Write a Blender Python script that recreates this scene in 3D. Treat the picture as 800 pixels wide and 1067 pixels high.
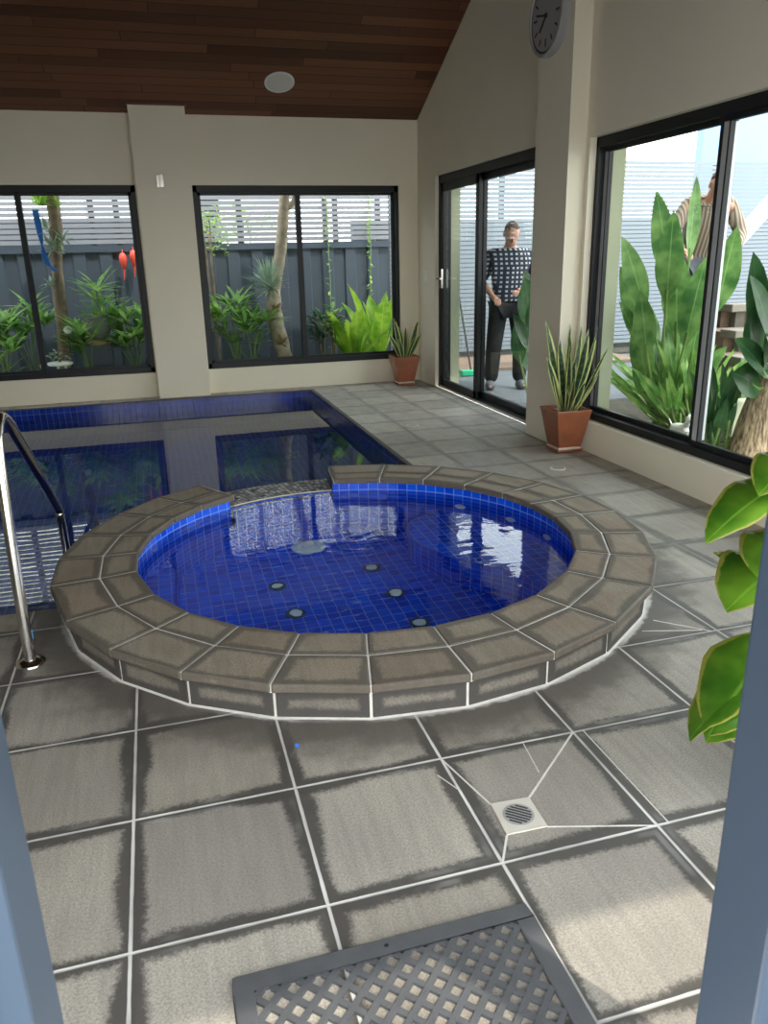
import bpy, bmesh, math, random
from mathutils import Vector, Matrix
random.seed(7)
PI = math.pi
for o in list(bpy.data.objects): bpy.data.objects.remove(o)
C = bpy.context.scene.collection
sc = bpy.context.scene

# ---------------------------------------------------------------- camera
F, TH, YAW, ROLL, H = 806.04, 0.31789, 0.27519, -0.02313, 1.46007
fwd = Vector((math.sin(YAW)*math.cos(TH), math.cos(YAW)*math.cos(TH), -math.sin(TH)))
rt0 = Vector((math.cos(YAW), -math.sin(YAW), 0)); up0 = rt0.cross(fwd)
rt = rt0*math.cos(ROLL) + up0*math.sin(ROLL); up = -rt0*math.sin(ROLL) + up0*math.cos(ROLL)
cam = bpy.data.cameras.new('camera'); co = bpy.data.objects.new('camera', cam); C.objects.link(co)
m = Matrix((rt, up, -fwd)).transposed().to_4x4(); m.translation = Vector((0, 0, H)); co.matrix_world = m
cam.sensor_fit = 'VERTICAL'; cam.sensor_height = 24; cam.lens = F*24/1067
cam.clip_start = 0.05; cam.clip_end = 200
cam.dof.use_dof = True; cam.dof.focus_distance = 4.0; cam.dof.aperture_fstop = 5.6
sc.camera = co

# ---------------------------------------------------------------- world, sun, exposure
w = bpy.data.worlds.new('world'); sc.world = w; w.use_nodes = True
nt = w.node_tree; nt.nodes.clear()
wo = nt.nodes.new('ShaderNodeOutputWorld'); bg = nt.nodes.new('ShaderNodeBackground')
tc = nt.nodes.new('ShaderNodeTexCoord'); sep = nt.nodes.new('ShaderNodeSeparateXYZ'); cr = nt.nodes.new('ShaderNodeValToRGB')
nt.links.new(tc.outputs['Generated'], sep.inputs[0]); nt.links.new(sep.outputs['Z'], cr.inputs[0])
cr.color_ramp.elements[0].position = 0.0; cr.color_ramp.elements[0].color = (1.0, 0.985, 0.95, 1)
cr.color_ramp.elements[1].position = 0.8; cr.color_ramp.elements[1].color = (0.82, 0.90, 1.0, 1)
nt.links.new(cr.outputs[0], bg.inputs[0]); bg.inputs[1].default_value = 5.6
nt.links.new(bg.outputs[0], wo.inputs[0])
sl = bpy.data.lights.new('sun', 'SUN'); sl.energy = 3.5; sl.angle = math.radians(1.0); sl.color = (1, 0.93, 0.82)
so = bpy.data.objects.new('sun', sl); C.objects.link(so)
SD = Vector((-0.30, 0.50, -1.0)).normalized()
so.rotation_euler = SD.to_track_quat('-Z', 'Y').to_euler()
sc.view_settings.view_transform = 'Standard'; sc.view_settings.look = 'None'
sc.view_settings.gamma = 1; sc.view_settings.use_curve_mapping = False
sc.view_settings.exposure = 0.0
sc.cycles.use_denoising = True
sc.cycles.max_bounces = 14; sc.cycles.diffuse_bounces = 6; sc.cycles.glossy_bounces = 6
sc.cycles.transmission_bounces = 10; sc.cycles.transparent_max_bounces = 24
sc.cycles.sample_clamp_indirect = 8.0

# ---------------------------------------------------------------- materials
class NT:
    def __init__(s, name):
        s.m = bpy.data.materials.new(name); s.m.use_nodes = True; s.t = s.m.node_tree; s.t.nodes.clear()
        s.out = s.t.nodes.new('ShaderNodeOutputMaterial')
    def n(s, typ, **kw):
        nd = s.t.nodes.new('ShaderNode'+typ)
        for k, v in kw.items(): setattr(nd, k, v)
        return nd
    def put(s, inp, v):
        if isinstance(v, bpy.types.NodeSocket): s.t.links.new(v, inp)
        elif v is not None:
            if isinstance(v, (tuple, list)) and len(v) == 3 and inp.type == 'RGBA': v = (*v, 1)
            inp.default_value = v
    def M(s, op, a, b=None, c=None, clamp=False):
        nd = s.n('Math', operation=op); nd.use_clamp = clamp
        for i, x in enumerate((a, b, c)): 
            if x is not None: s.put(nd.inputs[i], x)
        return nd.outputs[0]
    def mix(s, f, a, b, typ='MIX'):
        nd = s.n('Mix', data_type='RGBA', blend_type=typ)
        s.put(nd.inputs[0], f); s.put(nd.inputs[6], a); s.put(nd.inputs[7], b); return nd.outputs[2]
    def noise(s, vec, scale, detail=3, rough=0.5, out=0, dist=0):
        nd = s.n('TexNoise'); s.put(nd.inputs['Vector'], vec); nd.inputs['Scale'].default_value = scale
        nd.inputs['Detail'].default_value = detail; nd.inputs['Roughness'].default_value = rough; nd.inputs['Distortion'].default_value = dist
        return nd.outputs[out]
    def white(s, vec):
        nd = s.n('TexWhiteNoise', noise_dimensions='3D'); s.put(nd.inputs['Vector'], vec); return nd.outputs[0]
    def map(s, v, a, b, c=0.0, d=1.0, smooth=True):
        nd = s.n('MapRange', interpolation_type='SMOOTHSTEP' if smooth else 'LINEAR')
        for i, x in enumerate((v, a, b, c, d)): s.put(nd.inputs[i], x)
        return nd.outputs[0]
    def obj(s): return s.n('TexCoord').outputs['Object']
    def gen(s): return s.n('NewGeometry').outputs['Position']
    def uv(s, name): return s.n('UVMap', uv_map=name).outputs[0]
    def xyz(s, v):
        nd = s.n('SeparateXYZ'); s.put(nd.inputs[0], v); return nd.outputs
    def comb(s, x, y, z):
        nd = s.n('CombineXYZ')
        for i, v in enumerate((x, y, z)): s.put(nd.inputs[i], v)
        return nd.outputs[0]
    def bsdf(s, col, rough=0.5, metal=0.0, spec=None, bump=None, bstr=0.3, bdist=0.01, **kw):
        p = s.n('BsdfPrincipled'); s.put(p.inputs['Base Color'], col); s.put(p.inputs['Roughness'], rough)
        s.put(p.inputs['Metallic'], metal)
        if spec is not None: s.put(p.inputs['Specular IOR Level'], spec)
        for k, v in kw.items(): s.put(p.inputs[k.replace('_', ' ')], v)
        if bump is not None:
            b = s.n('Bump'); b.inputs['Strength'].default_value = bstr; b.inputs['Distance'].default_value = bdist
            s.put(b.inputs['Height'], bump); s.t.links.new(b.outputs[0], p.inputs['Normal'])
        s.t.links.new(p.outputs[0], s.out.inputs[0]); return p
    def end(s, sh): s.t.links.new(sh, s.out.inputs[0]); return s.m

def plain(name, col, rough=0.5, metal=0.0, var=0.12, scale=6.0, bump=0.0, spec=None):
    g = NT(name); v = g.obj()
    f = g.noise(v, scale, 4)
    lo = tuple(c*(1-var) for c in col); hi = tuple(min(1, c*(1+var)) for c in col)
    c = g.mix(f, lo, hi)
    g.bsdf(c, rough, metal, spec, bump=g.noise(v, scale*12, 3) if bump else None, bstr=bump)
    return g.m

def stone(name, mode, warm, light, cool):
    """pavers: mode 'floor' takes the joint distance from world x/y, mode 'uv' from two maps in metres."""
    g = NT(name); P = g.gen(); x, y, z = g.xyz(P)
    if mode == 'floor':
        TS = 0.45
        u = g.M('DIVIDE', g.M('SUBTRACT', x, -0.203), TS); v = g.M('DIVIDE', g.M('SUBTRACT', 2.342, y), TS)
        fu = g.M('FRACT', u); fv = g.M('FRACT', v)
        ex = g.M('MULTIPLY', g.M('MINIMUM', fu, g.M('SUBTRACT', 1, fu)), TS)
        ey = g.M('MULTIPLY', g.M('MINIMUM', fv, g.M('SUBTRACT', 1, fv)), TS)
        d = g.M('MINIMUM', ex, ey)
        idv = g.comb(g.M('FLOOR', u), g.M('FLOOR', v), 0.5)
        rad = g.M('SQRT', g.M('ADD', g.M('POWER', g.M('SUBTRACT', x, .85), 2), g.M('POWER', g.M('SUBTRACT', y, 3.52), 2)))
    else:
        a = g.xyz(g.uv('E0')); b = g.xyz(g.uv('E1'))
        d = g.M('MINIMUM', g.M('MINIMUM', a[0], a[1]), g.M('MINIMUM', b[0], b[1]))
        idv = g.uv('ID')
    rnd = g.white(idv); rnd2 = g.white(g.comb(g.xyz(idv)[1], g.xyz(idv)[0], 3.3))
    big = g.noise(P, 2.3, 3); mid = g.noise(P, 9, 5, .6); fine = g.noise(P, 180, 3, .7)
    st = g.noise(g.comb(g.M('MULTIPLY', x, 34), g.M('MULTIPLY', y, 3), z), 1.0, 4, .6)
    base = g.mix(g.M('MULTIPLY_ADD', rnd, .5, g.M('MULTIPLY', mid, .5)), cool, warm)
    base = g.mix(g.map(g.M('ADD', g.M('MULTIPLY', big, .6), g.M('MULTIPLY', rnd2, .4)), .3, .7), base, light)
    base = g.mix(g.M('MULTIPLY', g.map(st, .35, .7), .28), base, tuple(c*.55 for c in cool))
    base = g.mix(g.M('MULTIPLY', g.map(fine, .3, .75), .7), base, tuple(c*.45 for c in cool))
    # dark damp margins with a ragged inner border
    wid = g.M('MULTIPLY_ADD', g.noise(P, 3.1, 2), .085, g.M('MULTIPLY', g.noise(P, 75, 5, .8), .055))
    wid = g.M('MAXIMUM', g.M('SUBTRACT', wid, .042), .004) if mode == 'floor' else g.M('MAXIMUM', g.M('SUBTRACT', wid, .045), .002)
    if mode == 'riser': wid = g.M('ADD', g.M('MULTIPLY', wid, .6), .019)
    marg = g.map(g.M('SUBTRACT', d, wid), -.006, .016, 1, 0)
    dark = g.mix(fine, (.004, .004, .005), (.085, .08, .072))
    k = {'floor': .78, 'uv': .62, 'riser': .85}[mode]
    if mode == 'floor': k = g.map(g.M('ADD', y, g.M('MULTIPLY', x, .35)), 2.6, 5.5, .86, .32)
    c = g.mix(g.M('MULTIPLY', marg, k), base, dark)
    if mode == 'floor':
        wet = g.map(g.M('SUBTRACT', rad, g.M('MULTIPLY', mid, .30)), 1.30, 1.50, .8, 0)
        c = g.mix(wet, c, g.mix(mid, (.035, .035, .035), (.16, .14, .115)))
        halo = g.map(g.M('ABSOLUTE', g.M('SUBTRACT', d, .02)), .004, .012, 1, 0)
        c = g.mix(g.M('MULTIPLY', g.M('MULTIPLY', halo, g.map(g.noise(P, 5, 3), .52, .7)), .28), c, (.5, .49, .46))
        base_line = g.map(g.M('SUBTRACT', rad, g.M('MULTIPLY', g.noise(P, 25, 3), .03)), 1.375, 1.395, 1, 0)
        c = g.mix(g.M('MULTIPLY', base_line, g.map(g.noise(P, 2.2, 2), .36, .55)), c, (.62, .60, .56))
        # joints: pale lime near the spa and the door, grey and dull far away
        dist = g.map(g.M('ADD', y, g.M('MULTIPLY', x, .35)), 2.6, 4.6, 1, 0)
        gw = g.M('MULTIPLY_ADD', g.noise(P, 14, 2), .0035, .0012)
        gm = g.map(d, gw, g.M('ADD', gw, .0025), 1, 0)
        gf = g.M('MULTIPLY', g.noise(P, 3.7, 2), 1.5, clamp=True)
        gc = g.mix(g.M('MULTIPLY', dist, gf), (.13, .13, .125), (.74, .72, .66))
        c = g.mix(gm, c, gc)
    bump = g.M('ADD', g.M('MULTIPLY', fine, .5), g.M('ADD', g.M('MULTIPLY', st, .3), g.map(d, 0, .006, 0, 1)))
    rough = g.M('SUBTRACT', g.map(mid, .3, .7, .42, .62), g.map(g.M('ADD', y, g.M('MULTIPLY', x, .35)), 4.5, 8, 0, .07)) if mode == 'floor' else g.map(mid, .3, .7, .6, .8)
    g.bsdf(c, rough, 0, .45, bump=bump, bstr=.35, bdist=.004)
    return g.m

def tile_mat(name, pitch=.062, a=(.003, .055, .62), b=(.006, .12, .88), grout=(.20, .36, .80), gw=.0022):
    g = NT(name); uv = g.uv('UVMap'); x, y, z = g.xyz(uv)
    u = g.M('DIVIDE', x, pitch); v = g.M('DIVIDE', y, pitch); fu = g.M('FRACT', u); fv = g.M('FRACT', v)
    d = g.M('MULTIPLY', g.M('MINIMUM', g.M('MINIMUM', fu, g.M('SUBTRACT', 1, fu)), g.M('MINIMUM', fv, g.M('SUBTRACT', 1, fv))), pitch)
    r = g.white(g.comb(g.M('FLOOR', u), g.M('FLOOR', v), 1.5))
    c = g.mix(r, a, b); gm = g.map(d, gw*.6, gw*1.2, 1, 0, )
    c = g.mix(gm, c, grout)
    g.bsdf(c, g.M('MULTIPLY_ADD', gm, .5, .12), 0, .5, bump=g.map(d, 0, .005, 0, 1), bstr=.3, bdist=.002)
    return g.m

def water_mat(name, scale, strength, dist, tint=(.93, .97, 1.0)):
    g = NT(name); P = g.gen()
    b = g.n('Bump'); b.inputs['Strength'].default_value = strength; b.inputs['Distance'].default_value = dist
    x, y, z = g.xyz(P)
    n = g.noise(g.comb(g.M('MULTIPLY', x, .45), y, z), scale, 2, .5)
    g.put(b.inputs['Height'], n)
    gl = g.n('BsdfGlass'); gl.inputs['IOR'].default_value = 1.333; gl.inputs['Roughness'].default_value = 0; g.put(gl.inputs['Color'], tint)
    g.t.links.new(b.outputs[0], gl.inputs['Normal'])
    return g.end(gl.outputs[0])

def glass_mat(name, tint=(.93, .96, .95), ior=1.45):
    g = NT(name)
    lw = g.n('LayerWeight'); lw.inputs['Blend'].default_value = .5
    fr = g.M('MULTIPLY_ADD', g.M('POWER', lw.outputs['Facing'], 5), .7, 0.0)
    t = g.n('BsdfTransparent'); g.put(t.inputs[0], tint); s = g.n('BsdfGlossy'); s.inputs['Roughness'].default_value = 0.0
    mx = g.n('MixShader'); g.t.links.new(fr, mx.inputs[0]); g.t.links.new(t.outputs[0], mx.inputs[1]); g.t.links.new(s.outputs[0], mx.inputs[2])
    return g.end(mx.outputs[0])

def leaf_mat(name, a, b, tr=.35, rough=.4, stripe=None, edge=None):
    """leaves: light passes through; maps 'UVMap' = (along, across 0..1)"""
    g = NT(name); P = g.gen(); uv = g.xyz(g.uv('UVMap'))
    f = g.noise(P, 7, 3)
    c = g.mix(g.map(f, .3, .7), a, b)
    ac = g.M('ABSOLUTE', g.M('SUBTRACT', uv[1], .5))
    if stripe: c = g.mix(g.M('MULTIPLY', g.map(g.M('SINE', g.M('MULTIPLY', g.M('ADD', uv[0], g.M('MULTIPLY', g.noise(P, 20, 2), .12)), 70)), -.2, .8), .5), c, stripe)
    else: c = g.mix(g.map(ac, .0, .045, .35, 0), c, tuple(min(1, v*1.8+.03) for v in b))
    if edge: c = g.mix(g.map(g.M('ADD', ac, g.M('MULTIPLY', g.noise(P, 30, 2), .06)), edge[1], edge[1]+.03), c, edge[0])
    p = g.bsdf(c, rough, 0, .4)
    t = g.n('BsdfTranslucent'); g.put(t.inputs[0], g.mix(.5, c, (.45, .75, .08), 'MULTIPLY') if False else c)
    mx = g.n('MixShader'); mx.inputs[0].default_value = tr
    g.t.links.new(p.outputs[0], mx.inputs[1]); g.t.links.new(t.outputs[0], mx.inputs[2])
    return g.end(mx.outputs[0])

def wood_ceiling():
    g = NT('cedar_lining'); P = g.gen(); x, y, z = g.xyz(P)
    row = g.M('DIVIDE', y, .105); fr = g.M('FRACT', row); rid = g.M('FLOOR', row)
    xs = g.M('DIVIDE', g.M('ADD', x, g.M('MULTIPLY', g.white(g.comb(rid, 1.0, 2.0)), 9)), 1.9)
    r = g.white(g.comb(rid, g.M('FLOOR', xs), 7.0))
    st = g.noise(g.comb(g.M('MULTIPLY', x, 1.2), g.M('MULTIPLY', y, 22), 0.0), 1.5, 4, .6, dist=.6)
    c = g.mix(r, (.075, .022, .010), (.235, .085, .038)); c = g.mix(g.M('MULTIPLY', st, .5), c, (.05, .016, .008))
    e = g.M('MINIMUM', g.M('MINIMUM', fr, g.M('SUBTRACT', 1, fr)), g.M('MULTIPLY', g.M('MINIMUM', g.M('FRACT', xs), g.M('SUBTRACT', 1, g.M('FRACT', xs))), 18))
    c = g.mix(g.map(e, .02, .06, .8, 0), c, (.012, .006, .004))
    g.bsdf(c, .42, 0, .4, bump=g.map(e, 0, .06, 0, 1), bstr=.3, bdist=.004); return g.m

M = {}
M['floor'] = stone('bluestone_paving', 'floor', (.43, .375, .29), (.53, .485, .40), (.32, .30, .27))
M['coping'] = stone('coping_stone', 'uv', (.37, .25, .155), (.37, .32, .24), (.22, .20, .16))
M['riser'] = stone('riser_stone', 'riser', (.24, .19, .13), (.27, .245, .20), (.15, .14, .125))
M['lime'] = plain('lime_grout', (.66, .64, .58), .9, scale=20, var=.25)
M['tile'] = tile_mat('blue_pool_tile')
M['tile_dark'] = tile_mat('deep_blue_pool_tile', a=(.004, .022, .22), b=(.008, .04, .34), grout=(.05, .09, .25))
M['nosing'] = plain('blue_nosing', (.004, .06, .55), .3, var=.1)
M['mosaic'] = tile_mat('pebble_mosaic', pitch=.032, a=(.07, .07, .09), b=(.75, .70, .66), grout=(.03, .035, .05), gw=.005)
M['spa_water'] = water_mat('spa_water', 10, .075, .025)
M['pool_water'] = water_mat('pool_water', 4, .012, .02)
M['glass'] = glass_mat('window_glass')
M['wall'] = plain('cream_render', (.80, .75, .60), .85, scale=1.3, var=.05, bump=.05)
M['wall_out'] = plain('pale_render', (.36, .38, .26), .85, scale=1.3, var=.05, bump=.05)
M['alu'] = plain('charcoal_aluminium', (.007, .009, .011), .45, .0, scale=3, var=.15, spec=.35)
M['alu_pale'] = plain('pale_aluminium', (.55, .57, .58), .4, .3, scale=3, var=.06)
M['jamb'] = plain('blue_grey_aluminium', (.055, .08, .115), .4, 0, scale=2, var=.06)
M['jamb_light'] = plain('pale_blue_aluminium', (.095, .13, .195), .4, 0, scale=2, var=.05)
M['gasket'] = plain('black_gasket', (.012, .013, .016), .6)
M['wood'] = wood_ceiling()
M['steel'] = plain('polished_steel', (.72, .70, .66), .16, 1.0, scale=4, var=.05)
M['white'] = plain('white_plastic', (.80, .80, .76), .4, scale=3, var=.04)
M['grate_plate'] = plain('cream_drain_plate', (.60, .56, .48), .5, scale=14, var=.12)
M['grey_plastic'] = plain('grey_plastic', (.34, .33, .31), .5)
M['black'] = plain('black_rubber', (.085, .088, .092), .55, scale=18, var=.3, bump=.1)
M['glaze'] = plain('rust_glaze', (.26, .085, .04), .22, 0, scale=9, var=.35, spec=.6)
M['saucer_lime'] = plain('mineral_crust', (.55, .45, .36), .9, scale=30, var=.3)
M['soil'] = plain('dark_soil', (.05, .036, .025), .95, scale=24, var=.5, bump=.6)
M['bed'] = plain('garden_bed', (.055, .05, .035), .95, scale=9, var=.6, bump=.8)
M['litter'] = plain('leaf_litter', (.22, .15, .11), .95, scale=14, var=.55, bump=.8)
M['path'] = plain('outdoor_pavers', (.10, .11, .12), .7, scale=6, var=.25, bump=.1)
M['fence'] = plain('slate_fence_steel', (.05, .065, .088), .55, scale=1.1, var=.25)
M['slat'] = plain('silver_slat', (.24, .24, .265), .45, 0, scale=2, var=.08)
M['slat_lit'] = plain('lit_silver_slat', (.20, .23, .26), .45, 0, scale=2, var=.08)  # slat copy toned for the stronger light in the side yard
M['post'] = plain('dark_fence_post', (.05, .055, .065), .6)
M['bark_pale'] = plain('pale_bark', (.46, .38, .28), .9, scale=11, var=.75, bump=.8)
M['bark'] = plain('brown_bark', (.25, .19, .13), .95, scale=12, var=.75, bump=.9)
def fibre():
    g = NT('fibrous_bark'); x, y, z = g.xyz(g.gen()); v = g.comb(g.M('MULTIPLY', x, 60), g.M('MULTIPLY', y, 60), g.M('MULTIPLY', z, 7))
    n = g.noise(v, 1.0, 3, .6); g.bsdf(g.mix(g.map(n, .3, .7), (.09, .06, .035), (.50, .38, .24)), .95, bump=n, bstr=.8, bdist=.01); return g.m
M['fibre'] = fibre()
M['sleeper'] = plain('weathered_timber', (.20, .18, .15), .85, scale=10, var=.3, bump=.5)
M['snake'] = leaf_mat('snake_plant_leaf', (.015, .045, .02), (.03, .085, .035), .12, .35, stripe=(.09, .14, .07), edge=((.55, .58, .22), .33))
M['palm'] = leaf_mat('palm_leaf', (.07, .22, .035), (.36, .55, .16), .5)
M['dark_leaf'] = leaf_mat('dark_leaf', (.015, .05, .015), (.04, .12, .03), .3, .35)
M['stre'] = leaf_mat('paddle_leaf', (.05, .15, .035), (.22, .38, .11), .4, .32)
M['stre_dark'] = leaf_mat('dark_paddle_leaf', (.02, .07, .025), (.06, .15, .05), .3, .3)
M['nest'] = leaf_mat('nest_fern_leaf', (.16, .36, .03), (.42, .62, .07), .5, .35)
M['lime_leaf'] = leaf_mat('lime_leaf', (.20, .40, .05), (.48, .66, .14), .45)
M['silver_leaf'] = leaf_mat('silver_leaf', (.20, .30, .20), (.42, .52, .38), .3)
M['glossy'] = leaf_mat('variegated_leaf', (.06, .20, .015), (.24, .46, .04), .4, .22, edge=((.50, .50, .10), .462))
M['red_leaf'] = leaf_mat('bromeliad_leaf', (.22, .10, .06), (.34, .30, .14), .3)
M['stem'] = plain('green_stem', (.16, .26, .07), .5, scale=12, var=.3)
M['red'] = plain('red_plastic', (.72, .08, .05), .5)
M['blue'] = plain('blue_netting', (.03, .17, .55), .6)
M['green'] = plain('green_bristle', (.02, .38, .20), .7)
M['skin'] = plain('skin', (.52, .28, .20), .5, scale=9, var=.08)
M['hair'] = plain('grey_brown_hair', (.10, .065, .05), .9, scale=60, var=.4)
M['trouser'] = plain('black_trouser', (.003, .003, .004), .85, scale=18, var=.2)
M['shoe'] = plain('grey_shoe', (.10, .11, .13), .6)
M['denim'] = plain('grey_denim', (.13, .14, .17), .9, scale=20, var=.4)
M['brick'] = plain('red_roof', (.42, .16, .11), .8, scale=3)
M['bluewall'] = plain('blue_cladding', (.22, .36, .58), .6, scale=.5, var=.05)
M['offwhite'] = plain('off_white_paint', (.78, .78, .74), .6, scale=2, var=.04)
M['pot_grey'] = plain('grey_stoneware', (.20, .20, .19), .7, scale=10, var=.3)
M['yellow'] = plain('mustard_glaze', (.35, .27, .12), .5, scale=10, var=.3)
def shirt_mat():
    g = NT('check_shirt'); x, y, z = g.xyz(g.gen())
    p = .048; fx = g.M('FRACT', g.M('DIVIDE', g.M('ADD', x, g.M('MULTIPLY', y, .4)), p)); fz = g.M('FRACT', g.M('DIVIDE', z, p))
    a = g.map(g.M('ABSOLUTE', g.M('SUBTRACT', fx, .5)), .2, .26, 1, 0); b = g.map(g.M('ABSOLUTE', g.M('SUBTRACT', fz, .5)), .2, .26, 1, 0)
    g.bsdf(g.mix(g.M('MULTIPLY', a, b), (.014, .018, .035), (.42, .45, .50)), .85); return g.m
def stripe_mat():
    g = NT('striped_jumper'); x, y, z = g.xyz(g.gen())
    s = g.map(g.M('SINE', g.M('MULTIPLY', g.M('ADD', x, g.M('MULTIPLY', z, .15)), 210)), -.2, .4)
    g.bsdf(g.mix(s, (.16, .12, .09), (.36, .30, .24)), .9); return g.m
M['shirt'] = shirt_mat(); M['jumper'] = stripe_mat()

# ---------------------------------------------------------------- mesh helpers
class MB:
    def __init__(s): s.v = []; s.f = []; s.uv = []; s.e0 = []; s.e1 = []; s.idn = []; s.ext = False; s.mi = []; s.cm = 0
    def face(s, pts, uv=None, e0=None, e1=None, idn=None):
        b = len(s.v); s.v += [tuple(p) for p in pts]; s.f.append(tuple(range(b, b+len(pts))))
        n = len(pts); s.uv.append(uv or [(0, 0)]*n); s.mi.append(s.cm)
        s.e0.append(e0 or [(1, 1)]*n); s.e1.append(e1 or [(1, 1)]*n); s.idn.append([idn or (0, 0)]*n)
        if e0: s.ext = True
    def quadm(s, a, b, c, d, idn=(0, 0)):
        """quad a b c d with maps in metres from its edges"""
        a, b, c, d = map(Vector, (a, b, c, d)); W = ((b-a).length+(c-d).length)/2; Hh = ((d-a).length+(c-b).length)/2
        s.face([a, b, c, d], [(0, 0), (W, 0), (W, Hh), (0, Hh)], [(0, 0), (W, 0), (W, Hh), (0, Hh)], [(W, Hh), (0, Hh), (0, 0), (W, 0)], idn)
    def hexa(s, P, idn=(0, 0)):
        """P: 4 bottom + 4 top, both counter clockwise"""
        for q in ((3, 2, 1, 0), (4, 5, 6, 7), (0, 1, 5, 4), (1, 2, 6, 5), (2, 3, 7, 6), (3, 0, 4, 7)):
            s.quadm(*[P[i] for i in q], idn=idn)
    def box(s, x0, x1, y0, y1, z0, z1):
        s.hexa([(x0, y0, z0), (x1, y0, z0), (x1, y1, z0), (x0, y1, z0), (x0, y0, z1), (x1, y0, z1), (x1, y1, z1), (x0, y1, z1)])
        return s
    def beam(s, a, b, w, h, upv=(0, 0, 1)):
        a = Vector(a); b = Vector(b); d = (b-a).normalized(); u = Vector(upv); r = d.cross(u)
        if r.length < 1e-4: r = Vector((1, 0, 0))
        r.normalize(); u = r.cross(d); r *= w/2; u *= h/2
        s.hexa([a-r-u, a+r-u, b+r-u, b-r-u, a-r+u, a+r+u, b+r+u, b-r+u]); return s
    def tube(s, pts, rad, n=10, cap=True):
        pts = [Vector(p) for p in pts]; R = rad if isinstance(rad, (list, tuple)) else [rad]*len(pts)
        base = len(s.v); ref = None
        for i, p in enumerate(pts):
            d = (pts[min(i+1, len(pts)-1)]-pts[max(i-1, 0)]).normalized()
            if ref is None: ref = d.orthogonal().normalized()
            ref = (ref-d*ref.dot(d)).normalized(); b = d.cross(ref)
            for k in range(n):
                a = 2*PI*k/n; s.v.append(tuple(p+ref*math.cos(a)*R[i]+b*math.sin(a)*R[i]))
        def add(f): 
            s.f.append(f); m_ = len(f); s.uv.append([(0, 0)]*m_); s.e0.append([(1, 1)]*m_); s.e1.append([(1, 1)]*m_); s.idn.append([(0, 0)]*m_); s.mi.append(s.cm)
        for i in range(len(pts)-1):
            for k in range(n):
                a = base+i*n+k; b2 = base+i*n+(k+1) % n; add((a, b2, b2+n, a+n))
        if cap: add(tuple(base+k for k in reversed(range(n)))); add(tuple(base+(len(pts)-1)*n+k for k in range(n)))
        return s
    def lathe(s, c, prof, n=28, sx=1, sy=1, rot=0):
        """prof: (r, z) from bottom to top; r may be 0 at ends; n=4 gives a square section"""
        c = Vector(c); base = len(s.v)
        for r, z in prof:
            for k in range(n):
                a = 2*PI*k/n+rot; s.v.append((c.x+math.cos(a)*r*sx, c.y+math.sin(a)*r*sy, c.z+z))
        def add(f): 
            s.f.append(f); m_ = len(f); s.uv.append([(0, 0)]*m_); s.e0.append([(1, 1)]*m_); s.e1.append([(1, 1)]*m_); s.idn.append([(0, 0)]*m_); s.mi.append(s.cm)
        for i in range(len(prof)-1):
            for k in range(n):
                a = base+i*n+k; b = base+i*n+(k+1) % n; add((a, b, b+n, a+n))
        add(tuple(base+k for k in reversed(range(n)))); add(tuple(base+(len(prof)-1)*n+k for k in range(n)))
        return s
    def leaf(s, p0, d, L, W, droop=.4, fold=.15, n=7, shape=.45, upv=(0, 0, 1), twist=0, wave=0):
        """a blade from p0 along d, bending down by droop; widest at 'shape' of its length"""
        p = Vector(p0); d = Vector(d).normalized(); u = Vector(upv)
        side = d.cross(u)
        if side.length < .05: side = d.cross(Vector((1, .3, 0)))
        side.normalize(); rows = []
        for i in range(n+1):
            t = i/n
            k = (t/shape) if t < shape else (1-t)/(1-shape)
            wd = W/2*max(0, math.sin(min(1, k)*PI/2))**.8
            if i == 0: wd = W*.08
            nrm = side.cross(d).normalized()
            sd = (side*math.cos(twist*t)+nrm*math.sin(twist*t))
            nn = sd.cross(d).normalized(); lift = nn*(wd*fold*2)+nn*math.sin(t*17)*wave*W
            rows.append((p-sd*wd+lift, p.copy(), p+sd*wd+lift, t))
            p = p+d*(L/n); d = (d+Vector((0, 0, -1))*droop/n*(.4+1.2*t)).normalized()
            side = (side-d*side.dot(d)).normalized()
        for a, b in zip(rows, rows[1:]):
            s.face([a[0], a[1], b[1], b[0]], [(a[3], 0), (a[3], .5), (b[3], .5), (b[3], 0)])
            s.face([a[1], a[2], b[2], b[1]], [(a[3], .5), (a[3], 1), (b[3], 1), (b[3], .5)])
        return s
    def build(s, name, mat, parent=None, smooth=False, bevel=0, merge=True, solid=0):
        me = bpy.data.meshes.new(name); me.from_pydata(s.v, [], s.f)
        def lay(nm, src):
            l = me.uv_layers.new(name=nm); flat = [c for f in src for u in f for c in u]; l.data.foreach_set('uv', flat)
        lay('UVMap', s.uv)
        if s.ext: lay('E0', s.e0); lay('E1', s.e1); lay('ID', s.idn)
        for mm in (mat if isinstance(mat, (list, tuple)) else [mat]): me.materials.append(mm)
        me.polygons.foreach_set('material_index', s.mi)
        if merge:
            bm = bmesh.new(); bm.from_mesh(me); bmesh.ops.remove_doubles(bm, verts=bm.verts, dist=1e-5); bm.to_mesh(me); bm.free()
        if smooth:
            me.polygons.foreach_set('use_smooth', [True]*len(me.polygons))
            me.set_sharp_from_angle(angle=math.radians(smooth if smooth is not True else 50))
        o = bpy.data.objects.new(name, me); C.objects.link(o)
        if parent is not None: o.parent = parent; o.matrix_parent_inverse = Matrix.Translation(-parent.location) if parent.type == 'EMPTY' and not parent.parent else Matrix()
        if bevel:
            b = o.modifiers.new('bevel', 'BEVEL'); b.width = bevel; b.segments = 2; b.limit_method = 'ANGLE'
        if solid:
            b = o.modifiers.new('solidify', 'SOLIDIFY'); b.thickness = solid
        return o
def tag(o, label=None, cat=None, group=None, kind=None):
    if label: o['label'] = label
    if cat: o['category'] = cat
    if group: o['group'] = group
    if kind: o['kind'] = kind
    return o
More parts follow.
